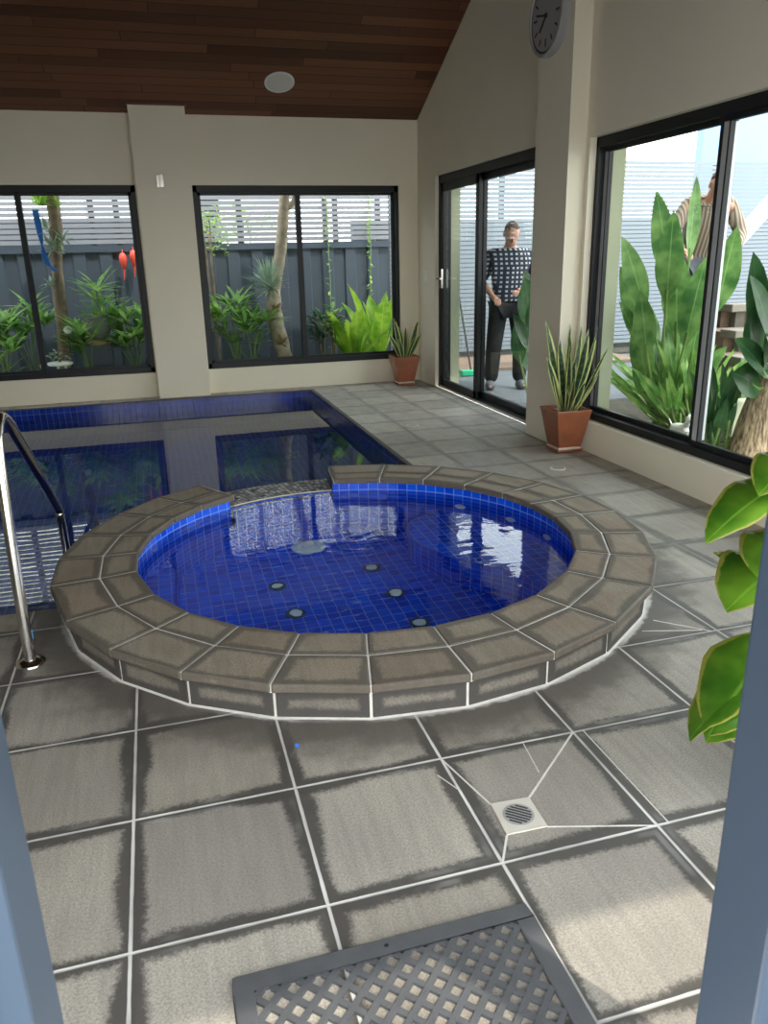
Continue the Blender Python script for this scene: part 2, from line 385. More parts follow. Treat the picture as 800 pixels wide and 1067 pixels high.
def thing(name, label, cat, loc, group=None, kind=None):
    o = bpy.data.objects.new(name, None); C.objects.link(o); o.location = loc; o.empty_display_size = .1
    return tag(o, label, cat, group, kind)
def struct(o): o['kind'] = 'structure'; return o
def unparent_space(o): return o
def clone(src, dx, parent, name=None):
    c = src.copy(); C.objects.link(c); c.parent = parent; return c

# ================================================================= SETTING
XW, XD, YB = 3.10, 3.20, 9.22          # right wall face, glazing plane, back wall face
XO = 3.38                              # outside face of the right wall
RIDGE = 4.95
def ceil_z(y): return 2.93+.479*(YB-y) if y > RIDGE else 2.93+.479*(YB-RIDGE)-.479*(RIDGE-y)
YF = .84                               # inner face of the front wall, where the viewer's doorway is
SCX, SCY = .85, 3.52                   # spa centre

# floor with the pool and the spa cut out
fb = MB(); fb.box(-5.2, XW+.02, YF-.02, YB+.02, -.16, 0); floor = fb.build('floor', M['floor'])
cut = MB(); cut.box(-5.5, 1.69, 3.45, 8.95, -.5, .5); cu1 = cut.build('cut_a', M['floor'])
cut = MB(); cut.lathe((SCX, SCY, -.5), [(1.37, 0), (1.37, 1)], n=96); cu2 = cut.build('cut_b', M['floor'])
for cu in (cu1, cu2):
    b = floor.modifiers.new('cut', 'BOOLEAN'); b.object = cu; b.operation = 'DIFFERENCE'; b.solver = 'EXACT'
bpy.context.view_layer.update(); dg = bpy.context.evaluated_depsgraph_get()
nm = bpy.data.meshes.new_from_object(floor.evaluated_get(dg)); floor.modifiers.clear(); floor.data = nm
bpy.data.objects.remove(cu1); bpy.data.objects.remove(cu2); struct(floor)
g = MB()
def strip(a, b, w=.006, z=.0012):
    a = Vector((*a, 0)); b = Vector((*b, 0)); d = (b-a).normalized(); r = Vector((-d.y, d.x, 0))*w/2
    g.hexa([a-r, b-r, b+r, a+r] + [p+Vector((0, 0, z)) for p in (a-r, b-r, b+r, a+r)])
tx = lambda c: -.203+.45*c
ty = lambda r: 2.342-.45*r
strip((tx(2), ty(1)), (.757, 1.654), .005); strip((.871, 1.647), (tx(3), ty(1))); strip((.866, 1.526), (tx(3), ty(2)), .004); strip((.749, 1.529), (tx(2), ty(2)))
strip((.95, 1.74), (.97, 1.89), .003); strip((.70, 1.73), (.66, 1.82), .003)
strip((tx(3)+.035, ty(1)), (tx(3)+.035, ty(2)), .004); strip((1.86, 2.50), (2.02, 2.342), .005); strip((1.76, 2.43), (1.99, 2.36), .004)
go = g.build('grout_joint', M['lime'], floor)

# walls: back wall with two window openings
W2 = (.54, 2.87); W1 = (-2.40, -.05); ZS, ZH = .275, 2.245
YO = YB+.26
b = MB()
b.box(-5.2, XW+.36, YB, YO, -.1, ZS).box(-5.2, XW+.36, YB, YO, ZH, 2.93+.02).box(-5.2, W1[0], YB, YO, ZS, ZH).box(W1[1], W2[0], YB, YO, ZS, ZH).box(W2[1], XW+.36, YB, YO, ZS, ZH)
wall_back = struct(b.build('wall_back', M['wall']))
b = MB(); b.box(-.035, .53, YB-.13, YB, 0, 2.985)
struct(b.build('trim_1', M['wall']))                                   # pier between the back windows
b = MB(); b.box(-.055, .55, YB-.155, YB, 2.985, 3.08); struct(b.build('trim_2', M['wood']))
# right wall (gable) pieces; door opening y 6.1..8.71, window opening y 2.0..5.38
DY = (6.1, 8.62); WY = (1.95, 5.38); ZD = 2.29
b = MB()
def gable(y0, y1, z0):
    ys = [y0]+([RIDGE] if y0 < RIDGE < y1 else [])+[y1]
    for a, c in zip(ys, ys[1:]):
        b.hexa([(XW, a, z0), (XO, a, z0), (XO, c, z0), (XW, c, z0), (XW, a, ceil_z(a)+.03), (XO, a, ceil_z(a)+.03), (XO, c, ceil_z(c)+.03), (XW, c, ceil_z(c)+.03)])
gable(YF-.1, YO, ZD)
b.box(XW, XO, DY[1], YO, -.1, ZD).box(XW, XO, WY[1], DY[0], -.1, ZD).box(XW, XO, WY[0], WY[1], -.1, .235).box(XW, XO, WY[0], WY[1], 2.235, ZD).box(XW, XO, YF-.1, WY[0], -.1, ZD)
struct(b.build('wall_right', M['wall']))
b = MB(); b.box(XO, XO+.015, DY[1], YO, 0, 2.6).box(XO, XO+.015, WY[1], DY[0], 0, 2.6).box(XO-.17, XO+.012, WY[1]-.012, WY[1]+.0, .25, 2.235).box(XO-.17, XO+.012, DY[1]-.012, DY[1], 0, ZD)
struct(b.build('trim_3', M['wall_out']))
PY = (5.43, 5.95)
b = MB()
b.hexa([(2.96, PY[0], 0), (XW, PY[0], 0), (XW, PY[1], 0), (2.96, PY[1], 0), (2.96, PY[0], ceil_z(PY[0])), (XW, PY[0], ceil_z(PY[0])), (XW, PY[1], ceil_z(PY[1])), (2.96, PY[1], ceil_z(PY[1]))])
struct(b.build('trim_4', M['wall']))                                   # pier beside the big window
# unseen left wall, closed, and front wall, part open, shaped for the indoor light
b = MB()
for a, c in ((YF-.1, YO),): b.box(-5.45, -5.2, a, c, -.1, 2.4)
for a, c in ((YF-.1, RIDGE), (RIDGE, YO)):
    b.hexa([(-5.45, a, 2.4), (-5.2, a, 2.4), (-5.2, c, 2.4), (-5.45, c, 2.4), (-5.45, a, ceil_z(a)+.03), (-5.2, a, ceil_z(a)+.03), (-5.2, c, ceil_z(c)+.03), (-5.45, c, ceil_z(c)+.03)])
struct(b.build('wall_left', M['wall']))
b = MB(); b.box(-5.45, XO, YF-.2, YF, 2.72, 2.96).box(-5.45, -1.3, YF-.2, YF, -.1, 2.75).box(2.5, XO, YF-.2, YF, -.1, 2.3)
struct(b.build('wall_front', M['wall']))
# ceiling: two slopes of cedar lining, unseen eaves run out to hold back the sun
b = MB()
for y0, y1 in ((YF-.9, RIDGE), (RIDGE, YO+.35)):
    z0, z1 = ceil_z(y0), ceil_z(y1)
    b.hexa([(-6, y0, z0), (XO+.78, y0, z0), (XO+.78, y1, z1), (-6, y1, z1), (-6, y0, z0+.14), (XO+.78, y0, z0+.14), (XO+.78, y1, z1+.14), (-6, y1, z1+.14)])
struct(b.build('ceiling', M['wood']))
# eave box added along the right gable to keep sun off the floor
b = MB(); b.box(XO, XO+.78, 1.2, YO+.3, 2.62, 2.70); struct(b.build('trim_5', M['wall']))

def window_y(name, x0, x1, z0, z1, y, mull, sash=.045):
    """window in a wall facing -y"""
    b = MB(); t = .075; d = (y-.03, y+.05)
    b.box(x0, x1, *d, z1-.07, z1).box(x0, x1, *d, z0, z0+.06).box(x0, x0+.05, *d, z0, z1).box(x1-.05, x1, *d, z0, z1)
    fr = b.build(name, M['alu'], bevel=.003); struct(fr)
    for i, mx in enumerate(mull):
        b = MB(); b.box(mx-.028, mx+.028, y-.025, y+.045, z0+.06, z1-.07); b.build('mullion', M['alu'], fr)
    xs = [x0+.05]+list(mull)+[x1-.05]
    for i, (a, c) in enumerate(zip(xs, xs[1:])):
        off = .006+.012*(i % 2)
        b = MB(); s_ = .03
        b.box(a+.0, c, y-.012+off, y+.012+off, z1-.07-s_, z1-.07).box(a, c, y-.012+off, y+.012+off, z0+.06, z0+.06+s_).box(a, a+s_, y-.012+off, y+.012+off, z0+.06, z1-.07).box(c-s_, c, y-.012+off, y+.012+off, z0+.06, z1-.07)
        b.build('sash', M['alu'], fr)
        b = MB(); b.box(a+s_*.5, c-s_*.5, y-.003+off, y+.003+off, z0+.07, z1-.08); b.build('pane', M['glass'], fr)
    return fr
window_y('window_1', W2[0], W2[1], ZS, ZH, YB+.06, [1.69])
window_y('window_2', W1[0], W1[1], ZS, ZH, YB+.06, [-1.22])

# right window, sliding panels: aluminium stiles coloured pale to look lit
b = MB(); x = XD
b.box(x-.045, x+.06, WY[0], WY[1], 2.165, 2.235).box(x-.045, x+.06, WY[0], WY[1], .235, .29).box(x-.045, x+.06, WY[1]-.035, WY[1], .25, 2.235).box(x-.045, x+.06, WY[0], WY[0]+.035, .25, 2.235)
w3 = struct(b.build('window_3', M['alu'], bevel=.003))
for y0, y1, off in ((4.02, WY[1]-.035, .022), (WY[0]+.035, 4.06, -.012)):
    b = MB(); b.box(x+off-.014, x+off+.014, y0, y1, 2.135, 2.167).box(x+off-.014, x+off+.014, y0, y1, .289, .325); b.build('sash', M['alu'], w3)
    b = MB(); b.box(x+off-.014, x+off+.014, y0, y0+.045, .32, 2.14); b.box(x+off-.014, x+off+.014, y1-.045, y1, .32, 2.14); s_ = b.build('stile', M['alu_pale'], w3); s_['label'] = 'aluminium stile coloured pale as if lit'
    b = MB(); b.box(x+off-.016, x+off+.016, y1-.058, y1-.045, .32, 2.14).box(x+off-.016, x+off+.016, y0+.045, y0+.058, .32, 2.14); b.build('gasket', M['gasket'], w3)
    b = MB(); b.box(x+off-.003, x+off+.003, y0+.03, y1-.03, .31, 2.15); b.build('pane', M['glass'], w3)
b = MB(); b.box(x-.03, x+.03, 4.06, 4.085, .29, 2.165); b.build('mullion', M['alu'], w3)
# sliding door
b = MB(); x = XD
b.box(x-.06, x+.07, DY[0], DY[1], 2.21, ZD).box(x-.06, x+.07, DY[0], DY[1], 0, .03).box(x-.06, x+.07, DY[1]-.05, DY[1], 0, ZD).box(x-.06, x+.07, DY[0], DY[0]+.05, 0, ZD)
d1 = struct(b.build('door_1', M['alu'], bevel=.003))
b = MB(); b.box(x-.068, x-.058, DY[0], DY[1], .001, .022); b.build('sill_track', M['grey_plastic'], d1)
def leafdoor(y0, y1, off, st, name='sliding_panel'):
    b = MB(); X0, X1 = x+off-.02, x+off+.02
    b.box(X0, X1, y0, y1, 2.21-st, 2.21).box(X0, X1, y0, y1, .03, .03+.07).box(X0, X1, y0, y0+st, .03, 2.21).box(X0, X1, y1-st, y1, .03, 2.21)
    p = b.build(name, M['alu'], d1, bevel=.002)
    b = MB(); b.box(x+off-.003, x+off+.003, y0+st-.01, y1-st+.01, .09, 2.21-st+.01); b.build('pane', M['glass'], p); return p
p = leafdoor(7.50, DY[1]-.05, -.03, .085); 
b = MB(); b.box(x-.068, x-.05, 8.50, 8.535, 1.12, 1.32); b.tube([(x-.06, 8.52, 1.22), (x-.115, 8.52, 1.22), (x-.115, 8.40, 1.22)], .011, 8)
h = b.build('door_handle', M['steel'], p)
p = leafdoor(DY[0]+.05, 7.58, .03, .06)

# doorway the viewer looks through: two blurred blue-grey jambs
def jamb(name, x0, x1, pale_side, label):
    b = MB(); b.box(x0, x1, .69, .81, -.02, 2.3); o = struct(b.build(name, M['jamb'], bevel=.006))
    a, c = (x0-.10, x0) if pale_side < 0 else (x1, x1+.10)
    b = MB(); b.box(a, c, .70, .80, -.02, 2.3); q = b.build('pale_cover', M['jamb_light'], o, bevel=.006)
    b = MB(); e = x0 if pale_side < 0 else x1
    b.box(e-.004, e+.004, .68, .695, -.02, 2.3); b.build('gasket', M['gasket'], o); return o
jamb('door_2', -.245, -.202, -1, ''); jamb('door_3', .762, .802, 1, '')

# outside ground
b = MB(); b.box(-12, 25, -8, YF-.2, -.12, -.02); struct(b.build('ground', M['path']))
b = MB(); b.box(XO, 12, 6.6, 10.4, -.12, -.005); struct(b.build('side_path', M['path']))
b = MB(); b.box(-12, XO, YO, 14, -.2, .02); b.box(XO, 16, 10.4, 30, -.2, .02); bed1 = struct(b.build('garden_bed', M['bed']))
b = MB(); b.box(XO, 5.6, YF-.2, 6.6, -.1, .10); struct(b.build('raised_bed', M['bed']))
b = MB(); b.box(5.6, 16, YF-.2, 6.6, -.1, .10); b.box(-12, 25, 14, 60, -.3, -.05); struct(b.build('lower_ground', M['bed']))
tag((lambda b: (b.box(3.5, 6.5, 9.55, 10.75, 0, .035), b.build('leaf_litter', M['litter']))[1])(MB()), 'brown leaf litter at the foot of the louvre screen', 'leaf litter', kind='stuff')

# ================================================================= POOL
pool = thing('swimming_pool', 'large rectangular swimming pool lined with royal blue tiles', 'pool', (-1.2, 6.2, -1.15))
px0, px1, py0, py1, pz = -5.19, 1.686, 3.454, 8.946, -1.15
def tquad(b, a, c, z0, z1, flip=False, uo=0):
    a = Vector(a); c = Vector(c); L = (c-a).length
    P = [(a.x, a.y, z0), (c.x, c.y, z0), (c.x, c.y, z1), (a.x, a.y, z1)]; U = [(uo, z0), (uo+L, z0), (uo+L, z1), (uo, z1)]
    if flip: P.reverse(); U.reverse()
    b.face(P, U)
b = MB(); b.face([(px0, py0, pz), (px1, py0, pz), (px1, py1, pz), (px0, py1, pz)], [(px0, py0), (px1, py0), (px1, py1), (px0, py1)]); b.build('pool_floor', M['tile_dark'], pool)
b = MB()
tquad(b, (px1, 4.60), (px1, py1), pz, -.004); tquad(b, (px1, py1), (px0, py1), pz, -.004); tquad(b, (px0, py1), (px0, py0), pz, -.004); tquad(b, (px0, py0), (-.515, py0), pz, -.004)
b.build('pool_wall', M['tile_dark'], pool)
b = MB(); e = .003
tquad(b, (px1-e, 4.60), (px1-e, py1-e), -.19, -.004); tquad(b, (px1-e, py1-e), (px0, py1-e), -.19, -.004); tquad(b, (px0, py0+e), (-.515, py0+e), -.19, -.004)
b.build('waterline_tiles', M['tile_dark'], pool)
b = MB(); b.box(px0, 1.70, 8.93, 8.985, -.004, .006).box(1.672, 1.71, 4.62, 8.985, -.004, .006); b.build('pool_edging', M['riser'], pool)
PW = -.115
def water_mesh(outline_fn, res=None): pass
b = MB()
# pool surface: rectangle less the spa disc, as a fan of strips
R_o = 1.372; pts = []
N = 120
segs = []
def clampray(a):
    dx, dy = math.cos(a), math.sin(a); t = 99
    if dx > 1e-6: t = min(t, (px1-.001-SCX)/dx)
    if dx < -1e-6: t = min(t, (px0-SCX)/dx)
    if dy > 1e-6: t = min(t, (py1-SCY)/dy)
    if dy < -1e-6: t = min(t, (py0-SCY)/dy)
    return t
angs = sorted([2*PI*k/N for k in range(N)]+[math.atan2(yy-SCY, xx-SCX) % (2*PI) for xx in (px0, px1) for yy in (py0, py1)])
for a, c in zip(angs, angs[1:]+[angs[0]+2*PI]):
    ra, rc = clampray(a), clampray(c)
    if ra <= R_o+.001 and rc <= R_o+.001: continue
    ra, rc = max(ra, R_o), max(rc, R_o)
    f_ = lambda r, t: (SCX+r*math.cos(t), SCY+r*math.sin(t), PW)
    q = [f_(R_o, a), f_(ra, a), f_(rc, c), f_(R_o, c)]
    if ra-R_o < .0015: q = [q[0], q[2], q[3]]
    elif rc-R_o < .0015: q = [q[0], q[1], q[2]]
    b.face(q)
tag(b.build('pool_water', M['pool_water']), 'still mirror-like water of the large blue pool', 'water')

# ================================================================= SPA
spa = thing('spa_pool', 'round raised spa pool with stone coping and blue tiles', 'spa', (SCX, SCY, 0))
A = [119, 132, 145, 159, 173, 186.4, 202.8, 216.9, 230.8, 244.2, 257.6, 271.4, 284.9, 299.2, 315.5, 329.6, 343.4, 357.2, 370, 383, 398, 413, 428, 443.6]
HS, ROUT, RMID, RIN = .145, 1.418, 1.212, 1.058
ICX, ICY = .855, 3.535
def pol(r, a, z, inner=False):
    a = math.radians(a); return Vector(((ICX if inner else SCX)+r*math.cos(a), (ICY if inner else SCY)+r*math.sin(a), z))
b = MB(); gap = .0032
for i, (a, c) in enumerate(zip(A, A[1:])):
    for ring, (r0, r1) in enumerate(((RIN, RMID), (RMID, ROUT))):
        ga0 = math.degrees(gap/2/r0); ga1 = math.degrees(gap/2/r1)
        g0 = gap/2 if ring else 0; g1 = 0 if ring else gap/2
        r0i = ring == 0; dz = random.uniform(-.001, .001)
        P = [pol(r0+g0, a+ga0, HS-.034, r0i), pol(r1-g1, a+ga1, HS-.034, False), pol(r1-g1, c-ga1, HS-.034, False), pol(r0+g0, c-ga0, HS-.034, r0i)]
        T = [p_+Vector((0, 0, .034+dz)) for p_ in P]
        b.hexa(P+T, idn=(i*1.37+.1, ring*2.1+.2))
cop = b.build('coping', M['coping'], spa, bevel=.007)
b = MB()                                                               # lime joints show between the stones
for a, c in zip(A, A[1:]):
    P = [pol(RIN+.006, a, HS-.034, True), pol(ROUT-.006, a, HS-.034), pol(ROUT-.006, c, HS-.034), pol(RIN+.006, c, HS-.034, True)]
    b.hexa(P+[p_+Vector((0, 0, .0305)) for p_ in P])
b.build('grout_joint', M['lime'], spa)
# outer riser stones, a facet under each coping stone
RB = 1.385
b = MB(); b2 = MB(); A2 = A+[A[0]+360]
for i, (a, c) in enumerate(zip(A, A[1:])):
    gd = .35
    gd = .2; p0, p1 = pol(RB, a+gd, 0), pol(RB, c-gd, 0)
    q0, q1 = pol(RB-.05, a+gd, 0), pol(RB-.05, c-gd, 0); z = Vector((0, 0, HS-.034))
    b.hexa([q0, p0, p1, q1]+[v_+z for v_ in (q0, p0, p1, q1)], idn=(i*1.7+.3, 5.5)); b2 = MB()
    gd = .22
    p0, p1, q0, q1 = pol(RB-.004, a-gd, 0), pol(RB-.004, a+gd, 0), pol(RB-.04, a-gd, 0), pol(RB-.04, a+gd, 0)
    b2.hexa([q0, p0, p1, q1]+[v_+z for v_ in (q0, p0, p1, q1)]); b2.build('riser_joint', M['lime'], spa)
bj = MB()
for a, c in zip(A, A[1:]):
    P = [pol(RB-.01, a, 0), pol(RB+.009, a, 0), pol(RB+.009, c, 0), pol(RB-.01, c, 0)]
    bj.hexa(P+[P[0]+Vector((0, 0, .008)), P[1]+Vector((0, 0, .001)), P[2]+Vector((0, 0, .001)), P[3]+Vector((0, 0, .008))])
bj.build('base_joint', M['lime'], spa)
b.build('riser', M['riser'], spa, bevel=.003)
# tiled outside of the shell that stands in the pool
b = MB()
for k in range(60, 206, 3): tquad(b, pol(RB-.012, k, 0).xy, pol(RB-.012, k+3, 0).xy, -1.15, 0.0, uo=math.radians(k)*RB)
b.build('shell', M['tile_dark'], spa)
# inner tiled wall, floor, benches
RT = 1.085; ZF = -.65; ZB = -.30; WZ = .052
b = MB()
for k in range(0, 360, 3):
    top = HS-.034 if not (84 <= k < 119) else WZ+.004
    tquad(b, pol(RT, k, 0, 1).xy, pol(RT, k+3, 0, 1).xy, ZF, top, flip=True, uo=math.radians(k)*RT)
b.build('spa_wall', M['tile'], spa)
b = MB(); ring = [pol(RT, k, ZF, 1) for k in range(0, 360, 3)]
rr = math.radians(0)
b.face(ring, [(p_.x, p_.y) for p_ in ring]); b.build('spa_floor', M['tile'], spa)
def bench(edge, a0, a1, name='bench'):
    """edge: inner curve points (x,y); closed by the wall arc from a0 to a1"""
    arc = [pol(RT, a0+(a1-a0)*k/12, 0, 1).xy for k in range(13)]
    poly = [Vector(e) for e in edge]
    b = MB(); loop = poly+arc
    b.face([(p_.x, p_.y, ZB) for p_ in loop], [(p_.x, p_.y) for p_ in loop]); u = 0
    for a, c in zip(poly, poly[1:]):
        L = (c-a).length; b.face([(a.x, a.y, ZF), (c.x, c.y, ZF), (c.x, c.y, ZB), (a.x, a.y, ZB)], [(u, ZF), (u+L, ZF), (u+L, ZB), (u, ZB)]); u += L
    o = b.build(name, M['tile'], spa)
    bm = bmesh.new(); bm.from_mesh(o.data); bmesh.ops.recalc_face_normals(bm, faces=bm.faces); bm.to_mesh(o.data); bm.free()
    e = MB(); e.tube([(q.x, q.y, ZB) for q in poly], .009, 6); e.build('nosing', M['nosing'], spa)
def smooth(pts, n=4):
    out = []; P = [Vector(pts[0])]+[Vector(p_) for p_ in pts]+[Vector(pts[-1])]
    for i in range(1, len(P)-2):
        for k in range(n):
            t = k/n; out.append(.5*((2*P[i])+(-P[i-1]+P[i+1])*t+(2*P[i-1]-5*P[i]+4*P[i+1]-P[i+2])*t*t+(-P[i-1]+3*P[i]-3*P[i+1]+P[i+2])*t**3))
    return out+[Vector(pts[-1])]
eA, eB = pol(RT, 148, 0, 1).xy, pol(RT, 236, 0, 1).xy
bench(smooth([eA, (-.055, 4.07), (-.035, 3.95), (-.035, 3.75), (-.04, 3.5), (-.03, 3.2), (.06, 2.92), eB]), 236, 148)
eA, eB = pol(RT, 50, 0, 1).xy, pol(RT, -52, 0, 1).xy
bench(list(smooth([eA, (1.38, 4.26), (1.30, 4.10), (1.285, 3.93), (1.34, 3.78), (1.40, 3.63), (1.52, 3.48), (1.64, 3.33), (1.70, 3.1), (1.60, 2.85), eB])), -52, 50)
# weir of pebble mosaic spilling into the pool
b = MB()
for k in range(84, 119, 5):
    a, c = k, k+5
    for r0, r1, z0, z1 in ((1.07, 1.13, WZ-.02, WZ+.006), (1.13, 1.46, WZ+.006, WZ-.008), (1.46, 1.47, WZ-.008, -.3)):
        P = [pol(r0, a, z0), pol(r1, a, z1), pol(r1, c, z1), pol(r0, c, z0)]
        ua, uc = math.radians(a)*1.3, math.radians(c)*1.3
        b.face(P, [(ua, r0), (ua, r1 if z1 > -.2 else r1+.3), (uc, r1 if z1 > -.2 else r1+.3), (uc, r0)])
for a in (84, 119):
    b.face([pol(1.07, a, -.3), pol(1.47, a, -.3), pol(1.46, a, WZ-.008), pol(1.13, a, WZ+.006), pol(1.07, a, WZ-.02)])
b.build('spillway', M['mosaic'], spa)
b = MB(); b.tube([pol(1.128, k, WZ+.004) for k in range(84, 120, 3)], .006, 6); q = b.build('spillway_edge', M['grate_plate'], spa)
# fittings on the spa floor
def fitting(x, y, z, r, name, lab=None):
    b = MB(); b.lathe((x, y, z), [(r, 0), (r, .008), (r*.9, .014), (r*.55, .016), (r*.5, .011), (r*.3, .011), (r*.25, .018), (.001, .02)], 28)
    return b.build(name, M['mint'], spa, smooth=40)
M['mint'] = plain('pale_green_plastic', (.80, .95, .82), .5, scale=20, var=.08)
M['dark_ring'] = plain('dark_ring', (.02, .07, .10), .5)
fitting(.752, 4.38, ZF, .105, 'main_drain')
for (x, y) in ((.489, 3.909), (.531, 3.58), (1.04, 3.97), (1.08, 3.633), (1.10, 3.295)):
    b = MB(); b.lathe((x, y, ZF+.0005), [(.052, 0), (.052, .005), (.001, .006)], 20); f_ = b.build('floor_jet', M['dark_ring'], spa)
    b = MB(); b.lathe((x, y, ZF+.006), [(.033, 0), (.033, .004), (.015, .009), (.001, .009)], 18); b.build('nozzle', M['mint'], f_)
for a, z in ((20, .0-.12), (2, -.12), (200, -.12), (40, -.12)):
    p_ = pol(RT-.004, a, z, 1); n_ = -pol(1, a, 0)+Vector((SCX, SCY, 0))
    b = MB(); b.tube([p_, p_+n_.normalized()*.012], .035, 16); b.build('wall_jet', M['mint'], spa)
b = MB(); ring = [pol(RT-.001, k, WZ, 1) for k in range(0, 360, 3)]
ring = [pol(1.125, k, WZ) if 85 < k < 118 else p_ for k, p_ in zip(range(0, 360, 3), ring)]
b.face(ring); tag(b.build('spa_water', M['spa_water']), 'clear rippled water filling the round spa', 'water')

# ================================================================= INDOOR THINGS
# handrail
r = thing('handrail', 'stainless steel grab rail going down into the pool beside the spa', 'handrail', (-.6, 2.94, 0))
b = MB(); hp = smooth([(-.6, 2.94, 0), (-.6, 2.96, .3), (-.6, 3.03, .78), (-.6, 3.09, .885), (-.6, 3.2, .915), (-.6, 3.32, .87), (-.6, 3.5, .755), (-.6, 4.2, .27), (-.6, 4.29, .17), (-.6, 4.31, .0), (-.6, 4.31, -.5)], 5)
b.tube(hp, .0215, 16); b.build('tube', M['steel'], r, smooth=40)
b = MB(); b.lathe((-.6, 2.942, 0), [(.056, 0), (.056, .004), (.05, .012), (.03, .017), (.025, .019)], 28); b.build('flange', M['steel'], r, smooth=40)
b = MB(); b.lathe((-.6, 2.95, .10), [(.0225, 0), (.0225, .035)], 20); M['sticker'] = plain('blue_sticker', (.10, .32, .62), .4)
q = b.build('sticker', M['sticker'], r); q['label'] = 'small blue and white sticker'

# floor waste
d = thing('floor_drain', 'square cream floor drain with round slotted grate in the paving', 'floor drain', (.81, 1.588, 0))
b = MB(); P = [(.757, 1.654), (.749, 1.529), (.866, 1.526), (.871, 1.647)]
b.hexa([(x, y, 0) for x, y in P]+[(x, y, .004) for x, y in P]); b.build('plate', M['grate_plate'], d)
b = MB(); b.lathe((.811, 1.589, .004), [(.043, 0), (.043, .001), (.040, .0015)], 32); b.build('grate', M['grey_plastic'], d)
for k in range(-3, 4):
    o_ = k*.0105; L = math.sqrt(max(.0, .036**2-o_**2)); dd = Vector((math.cos(2.45), math.sin(2.45), 0)); nn = Vector((-dd.y, dd.x, 0))
    c_ = Vector((.811, 1.589, .0058)); b = MB(); b.beam(c_+nn*o_-dd*L, c_+nn*o_+dd*L, .0052, .0006); b.build('slot', M['gasket'], d)

# rubber mat
mat_ = thing('door_mat', 'grey rubber mat with diamond shaped holes inside the doorway', 'mat', (.35, 1.08, 0))
x0, x1, y0, y1 = .008, .690, .862, 1.303; bw = .042; t = .012
b = MB(); b.box(x0, x1, y1-bw, y1, .0005, t).box(x0, x1, y0, y0+bw, .0005, t).box(x0, x0+bw, y0+bw, y1-bw, .0005, t).box(x1-bw, x1, y0+bw, y1-bw, .0005, t)
b.build('border', M['black'], mat_, bevel=.003)
b = MB(); X0, X1, Y0, Y1 = x0+bw, x1-bw, y0+bw, y1-bw; pit = .054
for sgn in (1, -1):
    k = -30
    while k < 60:
        c0 = k*pit                       # line y = sgn*(x) + c
        pts = []
        f1 = lambda xx: sgn*(xx-X0)+c0+Y0-.2
        cand = [(X0, f1(X0)), (X1, f1(X1)), (X0+(Y0-(c0+Y0-.2))/sgn, Y0), (X0+(Y1-(c0+Y0-.2))/sgn, Y1)]
        pts = [p_ for p_ in cand if X0-1e-6 <= p_[0] <= X1+1e-6 and Y0-1e-6 <= p_[1] <= Y1+1e-6]
        if len(pts) >= 2:
            pts.sort(); a, c = pts[0], pts[-1]
            if math.dist(a, c) > .01: b.beam((*a, .0055+.0004*sgn), (*c, .0055+.0004*sgn), .013, .0088)
        k += 1
b.build('diamond_grid', M['black'], mat_)
b = MB(); b.lathe((.345, 1.283, .0118), [(.006, 0), (.004, .001), (.001, .001)], 12); b.build('fixing_hole', M['gasket'], mat_)

def ringlid(x, y, lab):
    o = thing('pool_light_lid', lab, 'floor lid', (x, y, 0))
    b = MB(); b.lathe((x, y, 0), [(.055, 0), (.055, .003), (.047, .0035)], 28); b.build('rim', M['lime'], o)
    b = MB(); b.lathe((x, y, .0032), [(.044, 0), (.044, .002), (.001, .002)], 28); b.build('cap', M['floor'], o)
ringlid(2.655, 4.80, 'small round lid set in the paving in front of the planter by the pier')
ringlid(2.154, 6.596, 'small round lid set in the paving between pool corner and sliding door')
b = MB()
for k in range(4): b.beam((.283+.004*k, 2.085+.003*(k % 2), .002), (.290-.003*k, 2.095-.002*k, .008+.001*k), .007, .003)
tag(b.build('plastic_scrap', M['blue']), 'tiny scrap of bright blue plastic on the paving before the spa', 'litter')
b = MB(); b.tube(smooth([(1.93, 2.20, .004), (1.96, 2.215, .005), (1.99, 2.19, .005), (1.985, 2.165, .004)], 4), .0028, 6)
tag(b.build('fallen_twig', M['bark']), 'small curled dark twig lying on the paving right of the spa', 'twig')

# clock on the pier
ck = thing('wall_clock', 'round silver rimmed wall clock high on the pier', 'clock', (2.96, 5.755, 3.07))
def xlathe(b, c, prof, n=40):
    base = len(b.v)
    for r_, dx in prof:
        for k in range(n):
            a = 2*PI*k/n; b.v.append((c[0]-dx, c[1]+math.cos(a)*r_, c[2]+math.sin(a)*r_))
    def add(f): b.f.append(f); m_ = len(f); b.uv.append([(0, 0)]*m_); b.e0.append([(1, 1)]*m_); b.e1.append([(1, 1)]*m_); b.idn.append([(0, 0)]*m_); b.mi.append(0)
    for i in range(len(prof)-1):
        for k in range(n):
            p_ = base+i*n+k; q_ = base+i*n+(k+1) % n; add((p_, p_+n, q_+n, q_))
    add(tuple(base+(len(prof)-1)*n+k for k in reversed(range(n)))); add(tuple(base+k for k in range(n))); return b
cc = (2.96, 5.755, 3.07)
M['clock_face'] = plain('grey_dial', (.34, .34, .33), .6, var=.04)
b = MB(); xlathe(b, cc, [(.262, 0), (.262, .05), (.25, .062), (.24, .06), (.236, .03)]); b.build('rim', M['clock_face'], ck, smooth=40)
b = MB(); xlathe(b, cc, [(.222, .04), (.222, .048)]); b.build('dial', M['clock_face'], ck)
b = MB(); xlathe(b, cc, [(.236, .02), (.236, .0465), (.22, .0465), (.22, .0463)]); b.build('inner_rim', M['gasket'], ck)
